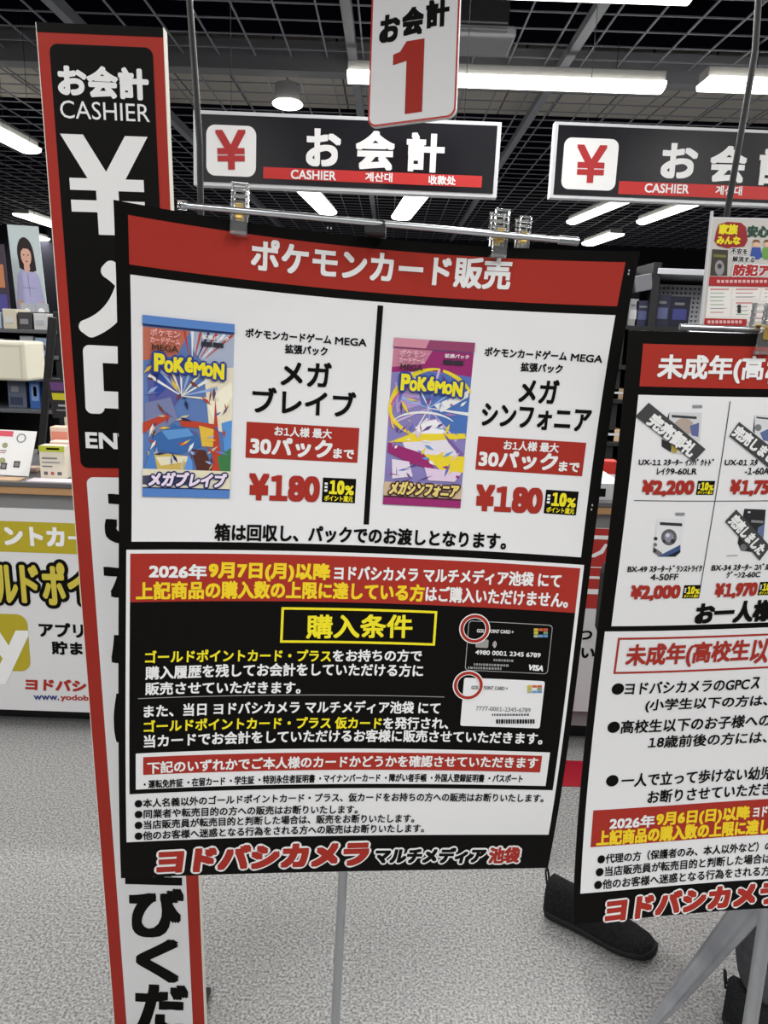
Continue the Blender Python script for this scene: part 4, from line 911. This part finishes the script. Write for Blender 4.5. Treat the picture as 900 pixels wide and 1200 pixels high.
for lab, q, z, mm in (('beige box seen in the gap between the posters', (712, 455, 734, 470), sz[2], C(150, 130, 104)), ('tan box low in the gap between the posters', (706, 503, 728, 520), sz[3], C(196, 168, 136))):
    pxbox('packaged_goods', lab, 'box', *q, GY_ + .02, .16, mm, z, deco=[(.1, .3, .9, .5, G(190))])
pxbox('packaged_goods', 'red box standing on the counter between the two posters', 'box', 700, 540, 722, 570, 2.95, .06, C(180, 44, 36), CT + .022, deco=[(.1, .7, .9, .9, INKW)])
pxbox('paper_stack', 'white papers with black print on the counter between the posters', 'paper', 690, 566, 730, 583, 2.66, .3, C(190, 190, 192), CT, deco=[(.3, .3, .5, .8, INKK)], bev=.001)

# ------------------------------------------------------------------ flyer above the second poster
FY = 1.36
S = flat_sheet(.4337, -1.5194, -.6721, CAM + (np.array([.63, 1.6155, 1.7454]) - CAM) * FY / 1.6155, .297 * FY / 1.6155, .21 * FY / 1.6155)
t = thing('flyer_holder', 'red and white flyer in a clear holder above the second poster', 'flyer', (S.point(S.w / 2, S.h)[0], S.point(S.w / 2, S.h, -.02)[1], 0))
b = MB(); S.slab(b, .0015, mat('flyer_paper', (200, 196, 190), .5)); sh = b.build('sheet', t)
b = MB(); c = [S.uv(*p) for p in ((832, 336), (826, 372))]
S.grid(b, .004, c[0][1], S.w - .004, S.h - .012, .0005, C(228, 222, 216)); S.grid(b, .004, S.uv(840, 324)[1], S.w - .004, S.uv(840, 335)[1], .0006, C(170, 44, 48))
S.grid(b, .003, S.uv(830, 373)[1], S.uv(875, 376)[0], S.uv(830, 381)[1], .0006, C(170, 44, 48))
S.ppoly(b, [(839, 272), (842, 263), (852, 260), (868, 261), (874, 266), (876, 282), (872, 289), (852, 291), (841, 288), (837, 282)], .0006, C(150, 40, 44))
S.text(b, '家族', 842, 268.5, 864.5, 269, 12.5, YEL, .06, lift=.001); S.text(b, 'みんな', 839.5, 281.5, 867.5, 282, 10, YEL, .06, lift=.001)
S.text(b, '安心', 875.5, 271, 901, 271.5, 14, C(40, 76, 60), .06, lift=.001)
S.ppoly(b, [(834.5, 292), (853, 293), (852, 323), (832, 323)], .0006, C(66, 62, 56)); S.ppoly(b, [(836, 298), (851, 299), (851, 302), (836, 301)], .0007, C(120, 120, 60))
S.ppoly(b, disc(843, 314, 5.5, 9), .0008, C(150, 146, 150)); S.ppoly(b, disc(843, 312, 2.6, 3), .0009, G(60))
S.text(b, '不安を', 856, 294, 876, 295, 7, INKK, .03, lift=.001, outline=(.12, INKW)); S.text(b, '解消する', 858, 303.5, 884, 304.5, 7, INKK, .03, lift=.001, outline=(.12, INKW))
for cx, cm in ((886, C(60, 84, 160)), (899, C(110, 160, 80))):
    S.ppoly(b, [(cx - 7, 300), (cx - 5, 290), (cx + 5, 290), (cx + 7, 301), (cx + 3, 304), (cx - 3, 304)], .0007, cm); S.ppoly(b, disc(cx, 286, 4.2, 3.8), .0008, C(226, 184, 156)); S.ppoly(b, [(cx - 4.5, 285), (cx - 3, 281), (cx + 3, 281), (cx + 4.5, 285), (cx, 283.5)], .0009, C(120, 84, 60))
S.text(b, '防犯ア', 858.5, 316.5, 903, 317, 14, C(176, 44, 48), .06, lift=.0014, outline=(.09, INKW), shear=.1)
rn = random.Random(5)
for (xa, xb, ya, yb) in ((830, 856, 337, 371), (860, 890, 337, 350), (860, 884, 353, 371), (894, 905, 337, 352)):
    S.ppoly(b, [(xa, ya), (xb, ya), (xb - 1, yb), (xa - 3, yb)], .0006, C(236, 232, 228)); S.ppoly(b, [(xa + 2, ya + 1), (xb - 2, ya + 1), (xb - 2, ya + 3), (xa + 2, ya + 3)], .0008, C(206, 150, 150))
    y = ya + 6
    while y < yb - 2: S.ppoly(b, [(xa + 2, y), (xb - rn.uniform(3, 9), y), (xb - 9, y + 1), (xa + 2, y + 1)], .0008, rn.choice([C(196, 130, 130), G(150), C(150, 176, 150)])); y += 4.5
S.ppoly(b, [(864, 357), (868, 357), (868, 367), (864, 367)], .001, G(50))
for k in range(12): x = 840 + k * 5; S.ppoly(b, [(x, 328), (x + 3.4, 328), (x + 3.4, 331.5), (x, 331.5)], .0008, C(226, 180, 180))
for k in range(9): x = 829 + k * 4.6; S.ppoly(b, [(x, 375.5), (x + 3.2, 375.5), (x + 3.2, 379), (x, 379)], .0008, C(226, 180, 180))
b.build('print', sh)
for U in (-.002, S.w + .002): p0, p1 = S.point(U, -.012, -.002), S.point(U, S.h + .004, -.002); MB().tube([p0, p1], .0028, mat('pale_plastic', (206, 206, 210), .3), 8).build('side_rail', t)
b = MB(); p0, p1 = S.point(-.002, -.001, -.002), S.point(S.w + .002, -.001, -.002); b.tube([p0, p1], .0018, mat('pale_plastic', (206, 206, 210), .3), 8).build('top_rail', t)
pb = S.point(S.w / 2, S.h - .02, -.008); MB().tube([S.point(S.w / 2, .04, -.008), pb, (topp[0], topp[1], topp[2] + .03), (topp[0], topp[1], topp[2] + .004)], .005, STEEL, 10).build('stem', t)

# ------------------------------------------------------------------ person walking behind the second poster
def skin(verts, edges, m, sub=2, root=0):
    me = bpy.data.meshes.new('skin'); me.from_pydata([tuple(map(float, v[:3])) for v in verts], edges, []); o = bpy.data.objects.new('skin', me); COL.objects.link(o)
    md = o.modifiers.new('s', 'SKIN'); md.use_smooth_shade = True
    for i, v in enumerate(verts):
        sv = me.skin_vertices[0].data[i]; r = v[3]; sv.radius = (r, v[4] if len(v) > 4 else r); sv.use_root = (i == root)
    s2 = o.modifiers.new('u', 'SUBSURF'); s2.levels = s2.render_levels = sub
    dg = bpy.context.evaluated_depsgraph_get(); dg.update(); ev = o.evaluated_get(dg).to_mesh()
    mb = MB(); mb.add([v.co[:] for v in ev.vertices], [list(p.vertices) for p in ev.polygons], m, True)
    o.evaluated_get(dg).to_mesh_clear(); bpy.data.objects.remove(o); return mb
heel1, toe1 = atZ(640, 1066, 0), atZ(752, 1117, 0); heel2 = atZ(846, 1192, 0); hdg = (toe1 - heel1) / np.linalg.norm(toe1 - heel1); hd2 = np.array([.86, -.5, 0]); hd2 /= np.linalg.norm(hd2)
an1 = heel1 + hdg * .105 + (0, 0, .1); an2 = heel2 + hd2 * .075 + (0, 0, .1)
hipc = np.array([(an1[0] + an2[0]) / 2 + .06, (an1[1] + an2[1]) / 2 + .10, .84])
side = np.array([-hdg[1], hdg[0], 0])            # to the person's left when heading hdg
lh, rh = hipc - side * .085, hipc + side * .085
kn1 = (an1 + (lh if np.linalg.norm(lh - an1) < np.linalg.norm(rh - an1) else rh)) / 2 + hdg * .05 + (.05, 0, 0); kn2 = (an2 + rh) / 2 + hdg * .05
neck = hipc + np.array([.07, .06, .5]); head = neck + np.array([.04, .0, .14])
per = thing('person', 'person in dark grey trousers and black shoes walking behind the second poster', 'person', (hipc[0], hipc[1], 0))
SKN = mat('skin_tone', (206, 158, 134), .5)
shl, shr = neck - side * .17 + (0, 0, -.08), neck + side * .17 + (0, 0, -.08)
grip = atY(968, 962, 1.44); elb = (shl + grip) / 2 + np.array([.07, .06, -.06]); el2 = shr + np.array([.0, .06, -.26]); hand2 = el2 + hdg * .12 + (0, 0, -.2)
hipL, hipR = (lh, rh); leg1_hip = lh if np.linalg.norm(lh - an1) < np.linalg.norm(rh - an1) else rh; leg2_hip = rh if leg1_hip is lh else lh
bv = [(*hipc, .13, .1), (*(hipc + (neck - hipc) * .4), .115, .09), (*(hipc + (neck - hipc) * .78), .14, .1), (*neck, .05), (*(head - (0, 0, .06)), .06), (*head, .08, .09), (*(head + (0, 0, .07)), .07),
      (*shl, .05), (*elb, .038), (*grip, .026), (*shr, .05), (*el2, .038), (*hand2, .026), (*leg1_hip, .085), (*kn1, .055), (*an1, .036), (*leg2_hip, .085), (*kn2, .055), (*an2, .036)]
be = [(0, 1), (1, 2), (2, 3), (3, 4), (4, 5), (5, 6), (2, 7), (7, 8), (8, 9), (2, 10), (10, 11), (11, 12), (0, 13), (13, 14), (14, 15), (0, 16), (16, 17), (17, 18)]
ax = grip - atY(774, 1198, 1.40); ax /= np.linalg.norm(ax)
body = skin(bv, be, SKN)
def hand(mb, c, fwd, palm_n, curl):
    fwd = fwd / np.linalg.norm(fwd); sd = np.cross(fwd, palm_n); sd /= np.linalg.norm(sd)
    for k, L in enumerate((.062, .072, .067, .052)):
        p = c + sd * (.026 - k * .0175) + fwd * .03; P = [c + sd * (.018 - k * .012)]; d = fwd; P.append(p)
        for j in range(3): d = d * math.cos(curl) + palm_n * math.sin(curl); P.append(P[-1] + d * L * (.45, .32, .23)[j])
        mb.V += []; s_ = skin([(*q, .0105 - .0012 * i) for i, q in enumerate(P)], [(i, i + 1) for i in range(len(P) - 1)], SKN, 1); mb.add(s_.V, s_.F, SKN, True)
    P = [c, c + sd * .036 + fwd * .01, c + sd * .042 + fwd * .035 + palm_n * .015, c + sd * .032 + fwd * .052 + palm_n * .032]
    s_ = skin([(*q, .013 - .001 * i) for i, q in enumerate(P)], [(0, 1), (1, 2), (2, 3)], SKN, 1); mb.add(s_.V, s_.F, SKN, True)
hand(body, grip, np.array([-ax[2], .3, ax[0]]) * -1, np.array([0, -1., 0]), .9); hand(body, hand2, hdg * .3 + np.array([0, 0, -1.]), -side, .35)
fc = head + hdg * .085
body.ball(fc + (0, 0, -.012), .014, SKN, (1, 1, 1.3), 10)
for sgn in (-1, 1):
    body.ball(head + hdg * .075 + side * .03 * sgn + (0, 0, .015), .011, INKW, seg=10); body.ball(head + hdg * .083 + side * .03 * sgn + (0, 0, .015), .005, INKK, seg=8); body.ball(head + side * .085 * sgn + (0, 0, -.005), .025, SKN, (.5, .7, 1), 10)
body.ball(fc + (0, 0, -.05) - hdg * .008, .014, C(170, 90, 90), (1.2, 1.2, .5), 10)
body.build('body', per)
hr = MB().ball(head + (0, 0, .045) - hdg * .018, .105, C(30, 26, 26), (1, 1, .95), 24).ball(head - hdg * .05 + (0, 0, -.02), .085, C(30, 26, 26), (1, 1, 1.2), 20); hr.build('hair', per)
TR = noisy('trouser_cloth', (72, 72, 76), (86, 86, 90), 60, .3, .7, rough=.9, spec=.2)
tv = [(*hipc, .15, .12), (*leg1_hip, .1), (*kn1, .082), (*(an1 + (.01, 0, .02)), .055), (*leg2_hip, .1), (*kn2, .085), (*(an2 + (0, 0, -.025) + hd2 * .02), .075)]
skin(tv, [(0, 1), (1, 2), (2, 3), (0, 4), (4, 5), (5, 6)], TR).build('trousers', per)
JK = mat('black_coat', (30, 30, 33), .8)
jv = [(*(hipc - (0, 0, .05)), .165, .13), (*(hipc + (neck - hipc) * .4), .145, .12), (*(hipc + (neck - hipc) * .8), .165, .125), (*shl, .07), (*elb, .058), (*(elb + (grip - elb) * .85), .048), (*shr, .07), (*el2, .058), (*(el2 + (hand2 - el2) * .85), .048)]
skin(jv, [(0, 1), (1, 2), (2, 3), (3, 4), (4, 5), (2, 6), (6, 7), (7, 8)], JK).build('coat', per)
SHB = noisy('shoe_mesh', (26, 26, 28), (38, 38, 40), 180, .35, .65, rough=.85, spec=.2); SOLE = mat('shoe_sole', (18, 18, 19), .7)
def shoe(heel, d, L=.285):
    sd = np.array([-d[1], d[0], 0])
    prof = [(-.0, .026, .014, .100), (.03, .034, .0, .112), (.10, .038, .0, .108), (.25, .038, .0, .104), (.38, .040, .0, .098), (.5, .044, .0, .082), (.65, .049, .0, .066), (.8, .048, .002, .056), (.92, .038, .006, .05), (.98, .024, .010, .044), (1.0, .01, .016, .036)]
    n = 20
    def loft(mb, scale, zt, m):
        V = []; F = []
        for t_, hw, z0, z1 in prof:
            z1 = zt(z0, z1)
            for k in range(n):
                a = 2 * math.pi * k / n; ca, sa = math.cos(a), math.sin(a); e = .62
                x = math.copysign(abs(ca) ** e, ca) * hw * scale * (1 - .28 * max(0, sa)) ; z = (z0 + z1) / 2 + math.copysign(abs(sa) ** e, sa) * (z1 - z0) / 2
                V.append(heel + d * (t_ * L * (1 if scale == 1 else 1.02)) + sd * x + np.array([0, 0, z]))
        for i in range(len(prof) - 1):
            for k in range(n): F.append([i * n + k, i * n + (k + 1) % n, (i + 1) * n + (k + 1) % n, (i + 1) * n + k])
        F += [list(range(n))[::-1], list(range((len(prof) - 1) * n, len(prof) * n))]
        mb.add(V, F, m, True)
    b = MB(); loft(b, 1.0, lambda a, c: c, SHB); s = b.build('shoe', per)
    b = MB(); loft(b, 1.07, lambda a, c: a + .03, SOLE); b.build('sole', s)
    b = MB(); c = heel + np.array([0, 0, .105]) - d * .002
    b.tube([c + sd * .008 + (0, 0, -.02), c + sd * .008 + (0, 0, .012) - d * .006, c + (0, 0, .02) - d * .008, c - sd * .008 + (0, 0, .012) - d * .006, c - sd * .008 + (0, 0, -.02)], .0028, SOLE, 8); b.build('pull_loop', s)
    for t_ in (.45, .53, .61):
        z = .098 - (t_ - .38) * .13; q = heel + d * t_ * L
        MB().tube([q + sd * .032 + (0, 0, z - .018), q + sd * .016 + (0, 0, z), q - sd * .016 + (0, 0, z), q - sd * .032 + (0, 0, z - .018)], .003, SOLE, 8).build('lace', s)
shoe(heel1, hdg); shoe(heel2, hd2)
# furled umbrella in the person's hand
tip = atY(752, 1226, 1.40); tip[2] = max(tip[2], .004)
um = thing('furled_umbrella', 'furled grey umbrella slanting down beside the walking person', 'umbrella', tip)
q = np.cross(ax, [0, 1., 0]); q /= np.linalg.norm(q); r_ = np.cross(ax, q)
UM = noisy('umbrella_cloth', (128, 130, 136), (156, 158, 162), 14, .3, .7, rough=.35, spec=.5, stretch=(1, 1, 1))
L0 = np.linalg.norm(grip - tip) - .06; n = 48; V = []; prof = [(.03, .004), (.05, .007), (.16, .014), (.35, .019), (.6, .026), (.85, .030), (.95, .026), (1.0, .012)]
for t_, rad in prof:
    for k in range(n):
        a = 2 * math.pi * k / n; rr3 = rad * (1 + .16 * math.sin(6 * a + t_ * 3)); V.append(tip + ax * (t_ * L0) + (q * math.cos(a) + r_ * math.sin(a)) * rr3)
F = [[i * n + k, i * n + (k + 1) % n, (i + 1) * n + (k + 1) % n, (i + 1) * n + k] for i in range(len(prof) - 1) for k in range(n)] + [list(range(n))[::-1], list(range((len(prof) - 1) * n, len(prof) * n))]
MB().add(V, F, UM, True).build('canopy', um)
MB().tube([tip, tip + ax * .03], [.002, .004], STEEL, 10).build('ferrule', um)
MB().tube([tip + ax * L0 * .98, grip + ax * .06], .005, STEEL, 10).build('shaft', um)
hk = [grip + ax * (.02 + .02 * i) for i in range(4)]; c = hk[-1] + q * .025
for i in range(1, 9): a = math.pi * i / 8; hk.append(c - q * .025 * math.cos(a) + ax * .025 * math.sin(a))
MB().tube(hk, .009, DARK, 12).build('handle', um)
# bag
bc = atY(716, 700, 1.98)
bg = thing('black_bag', 'black bag on the far side of the walking person, between the posters', 'bag', bc - (0, 0, .12))
MB().box(bc[0] - .03, 1.93, bc[2] - .12, bc[0] + .22, 2.03, bc[2] + .10, mat('bag_cloth', (26, 26, 28), .7), .03).build('bag_body', bg)
MB().tube([bc + (0, 0, .09), shr + (-.03, .12, -.15), shr + (0, .02, .075)], .009, mat('bag_cloth', (26, 26, 28), .7), 10).build('strap', bg)
bpy.data.objects.remove(_to)
